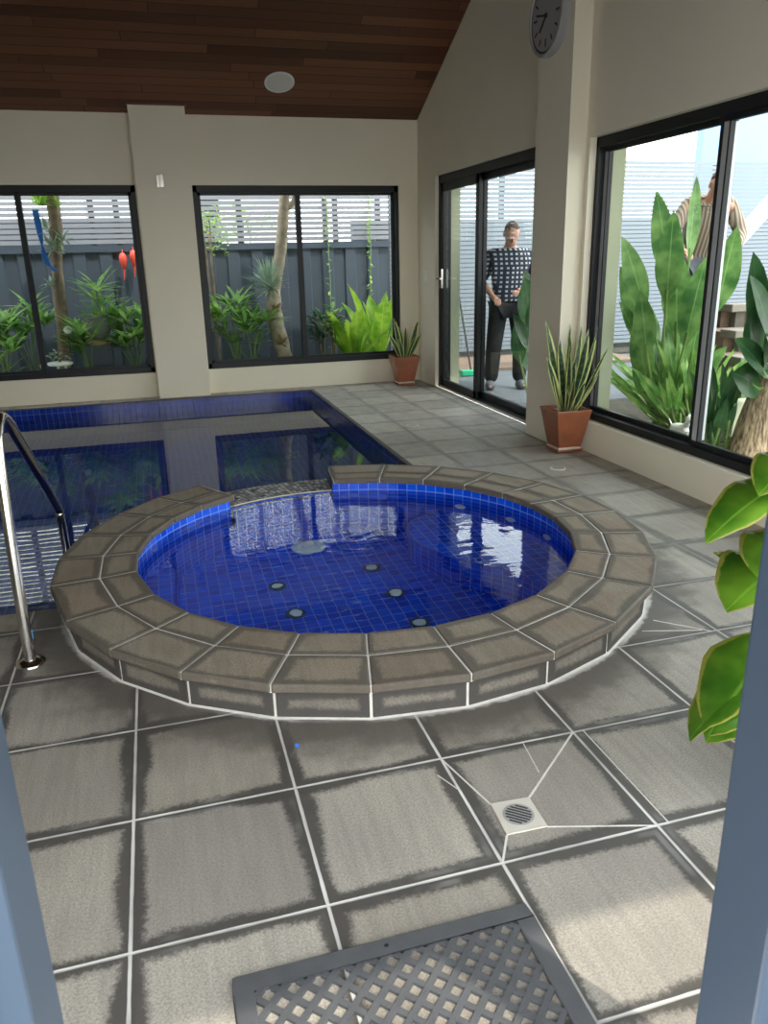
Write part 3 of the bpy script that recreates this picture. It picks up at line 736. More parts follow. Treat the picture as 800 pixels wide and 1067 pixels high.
for k in range(12):
    a = k*PI/6; r0 = .155 if k % 3 else .145
    b = MB(); b.beam((2.911, 5.755+math.sin(a)*r0, 3.07+math.cos(a)*r0), (2.911, 5.755+math.sin(a)*.195, 3.07+math.cos(a)*.195), .012, .004, (1, 0, 0)); b.build('hour_mark', M['gasket'], ck)
def hand(ang, L, wd, nm_):
    # angle clockwise as read from inside the room
    dy, dz = -math.sin(ang), math.cos(ang)
    b = MB(); b.beam((2.906, 5.755-dy*.02, 3.07-dz*.02), (2.906, 5.755+dy*L, 3.07+dz*L), wd, .004, (1, 0, 0)); b.build(nm_, M['gasket'], ck)
hand(math.radians(-78), .15, .013, 'minute_hand'); hand(math.radians(-134), .125, .015, 'hour_hand')
b = MB(); xlathe(b, cc, [(.013, .045), (.013, .062)]); b.build('centre_cap', M['gasket'], ck)

# ceiling speaker on the slope
spn = Vector((0, -.479, -1)).normalized(); sp_c = Vector((1.469, 8.724, ceil_z(8.724)))
s = thing('ceiling_speaker', 'round off-white ceiling speaker in the cedar lining', 'speaker', sp_c)
def disc(c, n_, prof, mat, nm_, par, seg=36):
    n_ = Vector(n_).normalized(); u = n_.orthogonal().normalized(); v_ = n_.cross(u); b = MB(); base = 0
    for r_, h_ in prof:
        for k in range(seg):
            a = 2*PI*k/seg; b.v.append(tuple(Vector(c)+u*math.cos(a)*r_+v_*math.sin(a)*r_+n_*h_))
    def add(f): b.f.append(f); m_ = len(f); b.uv.append([(0, 0)]*m_); b.e0.append([(1, 1)]*m_); b.e1.append([(1, 1)]*m_); b.idn.append([(0, 0)]*m_); b.mi.append(0)
    for i in range(len(prof)-1):
        for k in range(seg):
            p_ = i*seg+k; q_ = i*seg+(k+1) % seg; add((p_, q_, q_+seg, p_+seg))
    add(tuple(reversed(range(seg)))); add(tuple((len(prof)-1)*seg+k for k in range(seg)))
    return b.build(nm_, mat, par, smooth=40)
disc(sp_c, spn, [(.152, 0), (.152, .01), (.142, .014), (.136, .010)], M['white'], 'rim', s)
disc(sp_c, spn, [(.136, .004), (.132, .011), (.03, .013)], M['clock_face'] if False else plain('speaker_mesh', (.66, .65, .60), .7, var=.1, scale=200), 'grille', s)

# small up/down wall light on the back pier
wl = thing('wall_light', 'small brushed steel wall light on the pier between back windows', 'wall light', (.215, YB-.13, 2.27))
b = MB(); b.box(.175, .235, YB-.145, YB-.13, 2.21, 2.33); b.build('back_plate', M['steel'], wl, bevel=.002)
b = MB(); b.box(.205, .248, YB-.20, YB-.145, 2.205, 2.335); b.build('shade', M['steel'], wl, bevel=.004)
b = MB(); b.box(XW-.012, XW, 8.92, 8.99, 1.18, 1.30); sw = thing('light_switch', 'white light switch on the wall left of the sliding door', 'switch', (XW, 8.95, 1.24)); b.build('plate', M['white'], sw, bevel=.002)
b = MB(); b.box(XW-.018, XW-.012, 8.94, 8.96, 1.22, 1.26); b.build('rocker', M['white'], sw)

# snake plants
def snake(cx, cy, top, bot, hgt, leaves, label, dark=False):
    t = thing('snake_plant', label, 'potted plant', (cx, cy, 0))
    rt_, rb_ = top/2*math.sqrt(2), bot/2*math.sqrt(2)
    b = MB(); b.lathe((cx, cy, .028), [(rb_*.96, 0), (rb_, .01), (rb_*1.22, hgt*.35), (rt_*.97, hgt*.8), (rt_, hgt-.03-.02), (rt_*1.03, hgt-.028), (rt_*.93, hgt-.028), (rt_*.86, hgt-.06)], 4, rot=PI/4)
    b.build('pot', M['glaze'], t, bevel=.006)
    b = MB(); b.lathe((cx, cy, .004), [(rb_*1.02, 0), (rb_*1.15, .02), (rb_*1.12, .026), (rb_*.9, .024)], 4, rot=PI/4); b.build('saucer', M['glaze'], t, bevel=.004)
    b = MB(); b.lathe((cx, cy, .028), [(rb_*1.05, 0), (rb_*1.06, .013), (rb_*1.0, .02)], 4, rot=PI/4); q = b.build('mineral_crust', M['saucer_lime'], t)
    b = MB(); b.lathe((cx, cy, hgt-.06), [(rt_*.88, 0), (rt_*.9, .01), (.001, .02)], 4, rot=PI/4); b.build('soil', M['soil'], t)
    for (tx_, ty_, tz_, wd, bend) in leaves:
        bx, by = cx+(tx_-cx)*.22, cy+(ty_-cy)*.22; p0 = Vector((bx, by, hgt-.05)); p1 = Vector((tx_, ty_, tz_)); dv = p1-p0
        L = dv.length; d0 = (dv.normalized()+Vector((0, 0, bend*.5))).normalized()
        b = MB(); b.leaf(p0, d0, L*1.01, wd*1.35, droop=bend, fold=.22, n=9, shape=.55, upv=(-(by-cy)*2+.3, -1, .2), twist=random.uniform(-.4, .4)); 
        b.build('leaf', M['snake'], t, smooth=80, solid=.003)
    return t
L1 = [(2.757, 5.30, .987, .055, .1), (2.735, 5.22, .74, .045, .15), (2.876, 5.30, .855, .055, 0), (2.939, 5.25, .80, .05, 0), (3.006, 5.28, .70, .05, .05), (2.962, 5.20, .565, .045, .05), (3.08, 5.34, .93, .05, .05), (3.06, 5.20, .92, .06, .05), (3.12, 5.18, .90, .058, .1), (3.20, 5.14, .78, .04, .25), (3.12, 5.12, .60, .045, .15), (3.04, 5.18, .54, .05, .1), (2.85, 5.38, .75, .05, .1), (2.80, 5.24, .62, .04, .15), (3.00, 5.37, .95, .045, 0), (2.90, 5.19, .50, .04, .1)]
snake(2.955, 5.27, .285, .185, .335, [(x*min(1, 3.09/x), (y-.02)*min(1, 3.09/x), H+(z-H)*min(1, 3.09/x), w_, bd) for x, y, z, w_, bd in L1], 'snake plant in square rust glazed pot standing against the pier')
sx, sy = 2.80, 8.93
L2 = [(2.68, sy-.05, .78, .05, .05), (2.60, sy-.1, .60, .045, .25), (2.77, sy+.05, .68, .05, .05), (2.82, sy-.05, .67, .05, 0), (2.96, sy-.1, .745, .055, .1), (2.99, sy-.15, .60, .045, .3), (2.91, sy-.12, .55, .05, .2), (2.72, sy-.1, .55, .045, .15), (2.86, sy+.0, .60, .05, .1)]
snake(sx+.01, sy-.02, .30, .19, .345, L2, 'snake plant in dark rust pot in the corner by the back window')

# foreground plant right of the doorway
fp = thing('variegated_pothos', 'big glossy leaved potted plant beside the doorway, edges yellowing', 'potted plant', (1.56, 1.40, 0))
b = MB(); b.lathe((1.56, 1.40, 0), [(.13, 0), (.14, .02), (.18, .28), (.19, .34), (.17, .34), (.165, .30)], 32); b.build('pot', M['pot_grey'], fp, smooth=40)
b = MB(); b.lathe((1.56, 1.40, .29), [(.164, 0), (.001, .015)], 24); b.build('soil', M['soil'], fp)
b = MB(); b.tube(smooth([(1.56, 1.40, .28), (1.41, 1.33, .6), (1.38, 1.34, .95), (1.36, 1.33, 1.2)], 4), [.016]*13, 8); b.build('stem', M['stem'], fp, smooth=60)
FL = [((1.37, 1.33, 1.02), (1.113, 1.30, .885), .10, .5, .3), ((1.36, 1.33, 1.06), (1.19, 1.27, .985), .10, .3, .2), ((1.39, 1.33, .86), (1.225, 1.28, .79), .15, .4, -.2),
      ((1.40, 1.33, .82), (1.183, 1.30, .71), .17, .5, .0), ((1.40, 1.33, .66), (1.19, 1.31, .40), .17, .55, .2), ((1.40, 1.33, .58), (1.16, 1.33, .37), .14, .7, -.3), ((1.40, 1.33, .50), (1.22, 1.35, .33), .14, .6, .2),
      ((1.38, 1.33, 1.0), (1.46, 1.15, 1.0), .15, .5, 0), ((1.38, 1.33, .9), (1.60, 1.4, .85), .16, .5, 0), ((1.4, 1.33, .7), (1.62, 1.2, .62), .16, .5, 0), ((1.37, 1.33, 1.15), (1.45, 1.5, 1.25), .14, .5, 0), ((1.36, 1.33, 1.2), (1.32, 1.2, 1.36), .13, .5, 0), ((1.4, 1.33, .75), (1.4, 1.58, .68), .16, .5, 0)]
for p0, p1, wd, dr, tw in FL:
    p0 = Vector(p0); p1 = Vector(p1); dv = p1-p0; st = p0+dv*.25
    b = MB(); b.leaf(st, dv.normalized()+Vector((0, 0, dr*.32)), dv.length*.90, wd*1.25, droop=dr, fold=.12, n=10, shape=.42, twist=tw, wave=.03)
    lf = b.build('leaf', M['glossy'], fp, smooth=80, solid=.0015)
    b = MB(); b.tube([p0, p0+dv*.12+Vector((0, 0, .01)), st], .004, 6); b.build('petiole', M['stem'], fp)

# ================================================================= BACK GARDEN
FYB = 10.95
def rfence(x0, x1):
    t = thing('boundary_fence', 'dark slate blue steel fence panels below the louvres behind the back windows', 'fence', ((x0+x1)/2, FYB, 0))
    b = MB(); x = x0; k = 0; prof = []
    while x < x1:
        for dx, dy in ((0, 0), (.14, 0), (.16, -.03), (.30, -.03), (.32, 0)): prof.append((min(x+dx, x1), FYB+dy))
        x += .32
    for (xa, ya), (xb, yb) in zip(prof, prof[1:]):
        if xb-xa < 1e-4: continue
        b.face([(xa, ya, .02), (xb, yb, .02), (xb, yb, 1.60), (xa, ya, 1.60)])
        b.face([(xb, yb+.012, .02), (xa, ya+.012, .02), (xa, ya+.012, 1.60), (xb, yb+.012, 1.60)])
    b.build('panel', M['fence'], t)
    b = MB(); b.box(x0, x1, FYB-.05, FYB+.03, 1.60, 1.68); b.build('rail', M['fence'], t)
rfence(-6.5, 3.24)
def louvre(x0, x1, z0, z1, posts, mat, label, pitch=.0645, sh=.049):
    t = thing('louvre_screen', label, 'fence', ((x0+x1)/2, FYB, 0))
    b = MB(); z = z0
    while z < z1:
        b.box(x0, x1, FYB-.035, FYB-.018, z, z+sh); z += pitch
    b.build('slats', mat, t)
    for p_ in posts:
        b = MB(); b.box(p_-.035, p_+.035, FYB-.015, FYB+.05, z0-.05, z1+.01); b.build('post', M['post'], t)
    return z
louvre(-6.5, 3.24, 1.70, 3.05, (-5.2, -3.4, -1.9, -.62, -.32, 1.21, 1.80, 2.36, 2.50, 3.10), M['slat'], 'grey horizontal louvres on top of the dark fence behind the back windows')
louvre(3.26, 12.0, .10, 2.70, (3.3, 4.95, 6.7, 8.5, 10.3, 11.9), M['slat_lit'], 'tall pale louvre screen running from ground up behind the side garden', pitch=.060, sh=.050)
# neighbours
b = MB(); b.box(-8, .1, 12.0, 12.15, 0, 2.06); tag(b.build('neighbour_wall', M['fence']), 'dark neighbouring wall seen through the louvres on the left', 'wall')
b = MB(); b.box(3.0, 13, 12.0, 12.15, 0, 2.0); tag(b.build('neighbour_wall', M['fence']), 'dark neighbouring wall behind the tall pale louvre screen', 'wall')
nh = thing('neighbour_house', 'neighbouring house with reddish roof glimpsed through the louvres', 'house', (1.6, 18, 0))
b = MB(); b.box(-1.0, 2.6, 16, 20, 0, 3.3); b.build('wall', M['offwhite'], nh)
b = MB(); b.hexa([(-1.4, 15.6, 3.2), (3.0, 15.6, 3.2), (3.0, 20.4, 3.2), (-1.4, 20.4, 3.2), (.2, 17.6, 4.0), (1.4, 17.6, 4.0), (1.4, 18.4, 4.0), (.2, 18.4, 4.0)]); b.build('roof', M['brick'], nh)
b = MB(); b.box(.2, 1.4, 15.97, 16, 1.6, 2.6); b.build('window', M['alu'], nh)
bb = thing('blue_building', 'pale blue building with white framed windows beyond the louvre screen', 'building', (14, 15, 0))
b = MB(); b.box(10.8, 19, 14.4, 14.6, 0, 4.05).box(10.8, 11.1, 14.4, 14.6, 4.05, 5.3).box(13.0, 13.35, 14.4, 14.6, 4.05, 5.3).box(15.6, 16, 14.4, 14.6, 4.05, 5.3).box(10.8, 19, 14.4, 14.6, 5.3, 5.6); b.build('wall', M['bluewall'], bb)
for x in (11.1, 13.35): 
    b = MB(); b.box(x, x+1.9 if x < 12 else x+2.25, 14.5, 14.55, 4.05, 5.3); b.build('window', M['offwhite'], bb)

rnd = random.Random(11)
def tree(name, label, path, radii, mat, cat='tree', group=None):
    t = thing(name, label, cat, path[0]); b = MB(); pp = smooth(path, 5); n = len(pp)
    rr_ = []
    for i in range(n):
        s_ = i/(n-1)*(len(radii)-1); k = min(int(s_), len(radii)-2); rr_.append((radii[k]*(1-(s_-k))+radii[k+1]*(s_-k))*rnd.uniform(.92, 1.08))
    b.tube(pp, rr_, 12); b.build('trunk', mat, t, smooth=70); return t
def spray(b, c, n, L, W, el=(10, 70), az=(0, 360), droop=.5, fold=.15, jit=.02, shape=.4, seg=6):
    for k in range(n):
        a = math.radians(rnd.uniform(*az)); e = math.radians(rnd.uniform(*el)); l = L*rnd.uniform(.7, 1.1)
        b.leaf((c[0]+rnd.uniform(-jit, jit), c[1]+rnd.uniform(-jit, jit), c[2]+rnd.uniform(-jit, jit)), (math.cos(a)*math.cos(e), math.sin(a)*math.cos(e), math.sin(e)), l, W*rnd.uniform(.8, 1.2), droop=droop*rnd.uniform(.6, 1.3), fold=fold, n=seg, shape=shape)
def palm(x, y, h, label, mat='palm', fans=5, L=.36, name='fan_palm', group=None):
    t = thing(name, label, 'palm', (x, y, .02), group)
    st = MB(); fo = MB()
    for k in range(int(fans*1.6)):
        a = rnd.uniform(0, 2*PI); hh = h*rnd.uniform(.55, 1.12); r_ = rnd.uniform(.06, .24); c = Vector((x+math.cos(a)*r_, y+math.sin(a)*r_*.7, hh))
        st.tube([(x+rnd.uniform(-.04, .04), y, .02), (x+math.cos(a)*r_*.4, y+math.sin(a)*r_*.3, hh*.6), c], [.008, .006, .004], 5)
        for j in range(8):
            aa = a+math.radians(-110+220*j/7); e = rnd.uniform(.1, .9)
            fo.leaf(c, (math.cos(aa)*math.cos(e), math.sin(aa)*math.cos(e), math.sin(e)), L*rnd.uniform(.75, 1.1), .055, droop=.45, fold=.12, n=5, shape=.4)
    fo.build('foliage', M[mat], t, smooth=80); st.build('stems', M['stem'], t); return t
def shrub(x, y, z, rx, rz, label, mat, n=60, L=.12, W=.04, name='garden_shrub', cat='shrub', base=.02):
    t = thing(name, label, cat, (x, y, base)); fo = MB(); st = MB()
    for k in range(5):
        a = rnd.uniform(0, 2*PI); st.tube([(x, y, base), (x+math.cos(a)*rx*.3, y+math.sin(a)*rx*.2, z), (x+math.cos(a)*rx*.7, y+math.sin(a)*rx*.5, z+rz*.6)], [.012, .008, .004], 5)
    for k in range(n):
        a = rnd.uniform(0, 2*PI); e = rnd.uniform(-1.2, 1.5); rr = rnd.uniform(.35, 1)
        c = (x+math.cos(a)*math.cos(e)*rx*rr, y+math.sin(a)*math.cos(e)*rx*.7*rr, z+math.sin(e)*rz*rr)
        fo.leaf(c, (math.cos(a)+rnd.uniform(-.5, .5), math.sin(a)+rnd.uniform(-.5, .5), rnd.uniform(-.2, .8)), L*rnd.uniform(.7, 1.2), W, droop=.5, fold=.15, n=4, shape=.4)
    fo.build('foliage', M[mat], t, smooth=80); st.build('stems', M['bark'], t); return t

# left window garden
tl = tree('garden_tree', 'straight brown trunk behind the left back window with orchids tied to it', [(-1.12, 10.05, 0), (-1.06, 10.05, .6), (-1.02, 10.05, 1.4), (-.96, 10.05, 2.0), (-.98, 10.05, 2.9)], [.10, .075, .065, .075, .06], M['bark'])
ot = MB(); spray(ot, (-1.08, 9.97, 2.10), 18, .22, .05, (0, 80)); spray(ot, (-.90, 9.96, 2.08), 8, .12, .03, (0, 70)); ot.build('orchid_leaves', M['lime_leaf'], tl)
for cc_, nn_, LL_ in (((-1.02, 9.95, 1.62), 36, .20), ((-.90, 9.97, 1.72), 16, .18), ((-1.05, 9.95, 1.84), 14, .16), ((-1.1, 9.96, 1.25), 12, .14)):
    ot = MB(); spray(ot, cc_, nn_, LL_, .03, (-30, 70)); ot.build('orchid_clump', M['silver_leaf'], tl)
b = MB()
for k in range(5): b.tube(smooth([(-1.17+.012*k, 9.95, 2.05), (-1.15+.01*k, 9.93, 1.8), (-1.09-.012*k, 9.94, 1.52), (-1.05+.01*k, 9.96, 1.40)], 4), .011, 6)
tag(b.build('blue_netting', M['blue']), 'strip of bright blue netting hanging along the left garden trunk', 'netting')
for i, (x, z) in enumerate(((-.30, 1.48), (-.17, 1.51))):
    t = thing('hanging_ornament', ['red hanging ornament on the fence, the left and lower of two', 'red hanging ornament on the fence nearest the pier'][i], 'ornament', (x, 10.78, z))
    b = MB(); b.lathe((x, 10.78, z-.10), [(.004, 0), (.03, .04), (.045, .10), (.05, .15), (.03, .20), (.006, .21)], 14); b.build('body', M['red'], t, smooth=60)
    b = MB(); b.tube([(x, 10.78, z+.10), (x, 10.91, z+.15)], .004, 5); b.build('cord', M['red'], t)
    b = MB(); b.tube([(x+.0, 10.78, z-.09), (x-.012, 10.78, z-.22)], [.014, .004], 6); b.build('tassel', M['red'], t)
PL = [(-1.75, 10.1, .75, 'fan palm at the left edge of the left back window', 6), (-1.45, 10.25, .95, 'fan palm just left of the garden trunk', 5), (-.62, 10.2, 1.12, 'tallest fan palm, right of the orchid trunk', 9), (-.25, 10.0, .85, 'bright fan palm against the pier in the left back window', 8), (-.80, 9.9, .7, 'low fan palm in front of the grey garden urn', 5),
      (.95, 10.15, .95, 'fan palm in the middle of the right back window', 7), (1.15, 10.0, .70, 'lower fan palm left of the pale crooked trunk', 6)]
for x, y, h_, lab, nf in PL: palm(x, y, h_, lab, fans=nf)
def strap(x, y, n, L, W, label, mat, name, cat='fern', z=.02, el=(35, 80), droop=.5, shape=.55, wave=0, az=(0, 360)):
    t = thing(name, label, cat, (x, y, z)); b = MB()
    for k in range(n):
        a = math.radians(az[0]+(az[1]-az[0])*(k+rnd.random()*.6)/n); e = math.radians(rnd.uniform(*el))
        b.leaf((x, y, z), (math.cos(a)*math.cos(e), math.sin(a)*math.cos(e), math.sin(e)), L*rnd.uniform(.75, 1.1), W*rnd.uniform(.8, 1.15), droop=droop, fold=.14, n=9, shape=shape, wave=wave)
    b.build('foliage', M[mat], t, smooth=80)
    c = MB(); c.lathe((x, y, z-.0), [(.05, 0), (.04, .03), (.01, .05)], 10); c.build('crown', M['bark'], t); return t
strap(-.15, 10.12, 16, .62, .06, 'arching dark fern low beside the pier in the left back window', 'dark_leaf', 'arching_fern', el=(15, 60), droop=.9)
strap(-1.02, 9.86, 9, .42, .035, 'strappy green plant in front of the orchid trunk', 'palm', 'strap_plant', 'plant', el=(25, 75), droop=.9)
strap(-1.95, 10.15, 14, .6, .05, 'leafy strap plant at the far left of the left back window', 'palm', 'strap_plant', 'plant', el=(25, 75), droop=.8)
# stone urn on mustard base
u = thing('garden_urn', 'grey stone urn on a mustard base below the tallest fan palm', 'urn', (-.66, 10.0, .02))
b = MB(); b.box(-.80, -.52, 9.88, 10.12, .02, .55); b.build('plinth', M['fence'], u)
b = MB(); b.lathe((-.66, 10.0, .55), [(.12, 0), (.13, .03), (.10, .06)], 24); b.build('base', M['yellow'], u)
b = MB(); b.lathe((-.66, 10.0, .61), [(.07, 0), (.13, .06), (.15, .14), (.12, .22), (.13, .25), (.11, .25)], 24); b.build('bowl', M['pot_grey'], u, smooth=50)
t = thing('fence_pipe', 'thin dark pipe standing in front of the fence near the urn', 'pipe', (-.42, 10.3, .02)); b = MB(); b.tube([(-.42, 10.3, .02), (-.42, 10.3, 1.2)], .018, 10); b.build('tube', M['post'], t)
b = MB(); b.lathe((-.42, 10.3, .5), [(.024, 0), (.024, .03)], 10); b.build('bracket', M['alu_pale'], t)
# small round stool with succulents, white ornaments
t = thing('plant_stool', 'little white tray table carrying succulents by the left window sill', 'stool', (-1.10, 9.72, .02))
b = MB(); b.lathe((-1.10, 9.72, .36), [(.13, 0), (.14, .012), (.14, .03), (.12, .035)], 24); b.build('tray', M['white'], t)
for a in (0, 2.1, 4.2):
    b = MB(); b.tube([(-1.10+math.cos(a)*.09, 9.72+math.sin(a)*.09, .02), (-1.10+math.cos(a)*.05, 9.72+math.sin(a)*.05, .36)], .012, 6); b.build('leg', M['white'], t)
shrub(-1.10, 9.72, .45, .13, .06, 'grey green succulents on the white tray table', 'silver_leaf', 30, .07, .03, 'succulents', 'plant', base=.396)
for i, (x, z, r_) in enumerate(((-.98, .74, .045), (-1.30, .34, .04))):
    t = thing('garden_ball', ['white ornament ball on a stake, right of the orchid trunk', 'white ornament ball low at the mullion of the left window'][i], 'ornament', (x, 9.85, .02))
    b = MB(); b.tube([(x, 9.85, .02), (x, 9.85, z)], .006, 6); b.build('stake', M['post'], t)
    b = MB(); b.lathe((x, 9.85, z-r_), [(r_*math.sin(PI*k/8)+.0005, r_*(1-math.cos(PI*k/8))) for k in range(9)], 16); b.build('ball', M['white'], t, smooth=80)
# right window garden
tr = tree('garden_tree', 'pale crooked trunk behind the middle of the right back window', [(1.62, 10.1, 0), (1.55, 10.1, .35), (1.47, 10.1, .8), (1.50, 10.1, 1.15), (1.60, 10.1, 1.6), (1.68, 10.1, 2.2), (1.72, 10.1, 3.0)], [.12, .10, .10, .07, .075, .06, .06], M['bark_pale'])
b = MB(); b.tube(smooth([(1.70, 10.1, 2.05), (1.80, 10.08, 2.15), (1.84, 10.08, 2.35), (1.80, 10.1, 2.8)], 4), .035, 8); b.build('branch', M['bark_pale'], tr, smooth=70)
b = MB(); spray(b, (1.44, 10.0, 1.12), 90, .42, .026, (-10, 80), (80, 310), .45); b.build('air_plant', M['silver_leaf'], tr)
b = MB(); spray(b, (1.46, 9.96, .85), 26, .15, .035, (-20, 60)); spray(b, (1.50, 9.96, .45), 26, .16, .03, (-10, 70)); b.build('bromeliad', M['red_leaf'], tr)
strap(1.52, 9.92, 14, .30, .03, 'reddish bromeliad at the foot of the pale crooked trunk', 'red_leaf', 'bromeliad', 'plant', el=(20, 80))
strap(1.80, 9.92, 12, .26, .03, 'small bromeliad right of the pale trunk, by the mullion', 'red_leaf', 'bromeliad', 'plant', el=(20, 80))
strap(2.50, 10.12, 14, .92, .19, 'large glowing lime green nest fern in the right back window', 'nest', 'nest_fern', 'fern', el=(38, 80), droop=.55, shape=.6, wave=.05)
strap(2.90, 10.35, 9, 1.12, .20, 'tall lime nest fern partly behind the corner snake plant', 'nest', 'nest_fern', 'fern', el=(55, 82), droop=.35, shape=.65, wave=.05)
shrub(2.05, 9.95, .62, .24, .22, 'dark glossy shrub right of the mullion in the right back window', 'dark_leaf', 90, .13, .05)
shrub(2.22, 10.05, .70, .16, .18, 'paler leafy shrub left of the nest fern', 'palm', 50, .13, .05)
shrub(.62, 10.0, .80, .12, .16, 'bright lime leafed shrub at the left edge of the right back window', 'lime_leaf', 34, .13, .06)
strap(.85, 9.98, 22, .45, .05, 'low spreading fern along the sill of the right back window', 'dark_leaf', 'low_fern', el=(5, 45), droop=.6)
strap(1.20, 9.90, 12, .35, .05, 'low green fern left of the bromeliads', 'palm', 'low_fern', el=(5, 50), droop=.6)
shrub(.78, 10.5, 1.75, .32, .35, 'thin leafed climber against the fence at left of the right window', 'lime_leaf', 150, .07, .03, 'climber', 'climber')
shrub(1.30, 12.3, 1.95, .75, .30, 'hedge seen through the louvres behind the pale trunk', 'lime_leaf', 260, .10, .05, 'hedge', 'hedge')
for x, z0, z1, lab in ((2.36, .1, 2.3, 'thin vine climbing a string near the mullion'), (2.95, .9, 2.3, 'sparse hanging vine near the right end of the fence')):
    t = thing('garden_vine', lab, 'vine', (x, 10.8, z0)); b = MB(); b.tube([(x, 10.88, z0), (x+.02, 10.88, (z0+z1)/2), (x, 10.88, z1)], .006, 5); b.build('stem', M['stem'], t)
    b = MB()
    for k in range(26): zz = z0+(z1-z0)*k/26; b.leaf((x, 10.87, zz), (rnd.uniform(-1, 1), -.4, rnd.uniform(-.5, .6)), .07, .035, n=3)
    b.build('foliage', M['lime_leaf'], t)

# ================================================================= SIDE GARDEN
def paddle(cx, cy, cz, leaves, label, mat, mats='stem'):
    t = thing('bird_of_paradise', label, 'plant', (cx, cy, cz)); st = MB(); fo = MB()
    for (tx_, ty_, tz_, L, W, tilt) in leaves:
        tip = Vector((tx_, ty_, tz_)); p0 = Vector((cx+rnd.uniform(-.14, .14), cy+rnd.uniform(-.12, .12), cz)); dv = tip-p0
        L = min(L, dv.length*.7); ln = dv.normalized()
        d0 = (ln+Vector((0, 0, .18))).normalized(); base = tip-ln*L*.96-Vector((0, 0, L*.05))
        st.tube(smooth([p0, p0+(base-p0)*.5+Vector((0, 0, .03)), base, base+ln*.1], 3), .011, 6)
        fo.leaf(base, d0, L, W, droop=.42, fold=.10, n=10, shape=.42, upv=(-.25+tilt, -1, .35), wave=.012, twist=tilt*.5)
    fo.build('foliage', M[mat], t, smooth=80); st.build('stems', M[mats], t); return t
BL = []
for (x, z, L, W) in ((3.44, 1.58, .60, .17), (3.58, 1.74, .66, .20), (3.52, 1.36, .62, .20), (3.70, 1.50, .66, .22), (3.70, 1.90, .66, .18), (3.86, 1.98, .60, .15), (3.40, 1.20, .55, .17), (3.46, .98, .55, .18), (3.62, 1.16, .60, .20), (3.85, 1.42, .65, .2), (3.98, 1.22, .6, .18), (4.12, 1.02, .5, .16), (3.9, .92, .5, .18), (3.52, .78, .5, .15), (3.75, .98, .5, .18), (3.66, .82, .5, .16), (4.05, .78, .45, .15), (3.95, 1.62, .6, .2), (3.78, 1.28, .6, .2), (4.2, .95, .5, .15), (3.48, 1.1, .5, .16)):
    BL.append((x+.03, 5.25+rnd.uniform(-.45, .45), z, L, W, rnd.uniform(-1.2, 1.2)))
paddle(3.92, 5.30, .10, BL, 'big bird of paradise clump filling the large side window', 'stre')
BL = [(3.55+rnd.uniform(0, .75), 5.0+rnd.uniform(-.4, .4), rnd.uniform(.45, .85), .6, .05, rnd.uniform(-1, 1)) for k in range(46)]
BL += [(3.5+rnd.uniform(0, .5), 5.6+rnd.uniform(-.4, .5), rnd.uniform(.4, .7), .6, .045, rnd.uniform(-1, 1)) for k in range(22)]
paddle(3.90, 5.10, .10, BL, 'thin upright grassy leaves at the foot of the bird of paradise clump', 'palm')
BL = [(3.55, 4.15, 1.45, .6, .2, .3), (3.75, 4.2, 1.3, .55, .2, 0), (3.85, 4.1, 1.62, .7, .16, .8), (3.60, 4.0, .98, .7, .16, 1.2), (3.95, 4.2, 1.15, .6, .22, .2), (4.05, 3.9, 1.5, .6, .2, 0), (4.1, 3.7, 1.1, .6, .2, 0), (3.8, 3.5, 1.3, .6, .2, 0), (3.5, 3.8, 1.15, .5, .15, .5), (4.2, 4.5, 1.2, .5, .2, 0), (3.42, 4.0, 1.32, .62, .18, .8), (3.38, 4.02, .95, .75, .17, 1.4), (3.46, 4.1, .72, .5, .24, 1.2), (3.60, 4.0, 1.52, .65, .2, .5), (3.75, 3.95, 1.62, .7, .2, -.4), (3.5, 4.05, 1.12, .6, .2, 1)]
tk = paddle(3.86, 4.22, .55, [(x, y, z, L, W, tl_) for x, y, z, L, W, tl_ in BL], 'dark broad leaved plant on fibrous trunk at the right window edge', 'stre_dark')
b = MB(); b.tube(smooth([(3.80, 4.25, .09), (3.82, 4.25, .3), (3.86, 4.23, .55), (3.88, 4.2, .68)], 4), [.17, .15, .14, .13, .125, .12, .115, .11, .105, .10, .10, .09, .09], 16); b.build('trunk', M['fibre'], tk, smooth=70)
BL = [(3.6+rnd.uniform(-.12, .3), 4.3+rnd.uniform(-.3, .3), rnd.uniform(.35, .75), .4, .08, rnd.uniform(-1, 1)) for k in range(16)]
paddle(3.68, 4.45, .10, BL, 'low broad leaves between the mullion and the fibrous trunk', 'stre_dark')
# dark broad leaf near the man
BL = [(3.42, 7.0, 1.26, .5, .26, .3), (3.52, 7.2, 1.32, .45, .22, 1), (3.50, 7.0, 1.02, .5, .2, .2), (3.36, 7.1, .92, .4, .15, 1), (3.42, 7.2, .80, .4, .15, -1), (3.8, 6.9, 1.3, .5, .25, 0), (3.9, 6.9, .7, .4, .18, 0), (3.5, 7.3, .62, .35, .12, .6), (3.9, 7.0, .5, .4, .15, 0)]
paddle(3.66, 7.12, -.005, BL, 'dark broad leaved plant in front of the man in the checked shirt', 'stre_dark')
shrub(3.66, 9.85, .42, .13, .16, 'small pale leafed plant left inside the sliding door view', 'lime_leaf', 34, .10, .05)
shrub(4.75, 9.6, .5, .22, .4, 'pale leafy shrub behind the man by the screen', 'lime_leaf', 60, .11, .05)
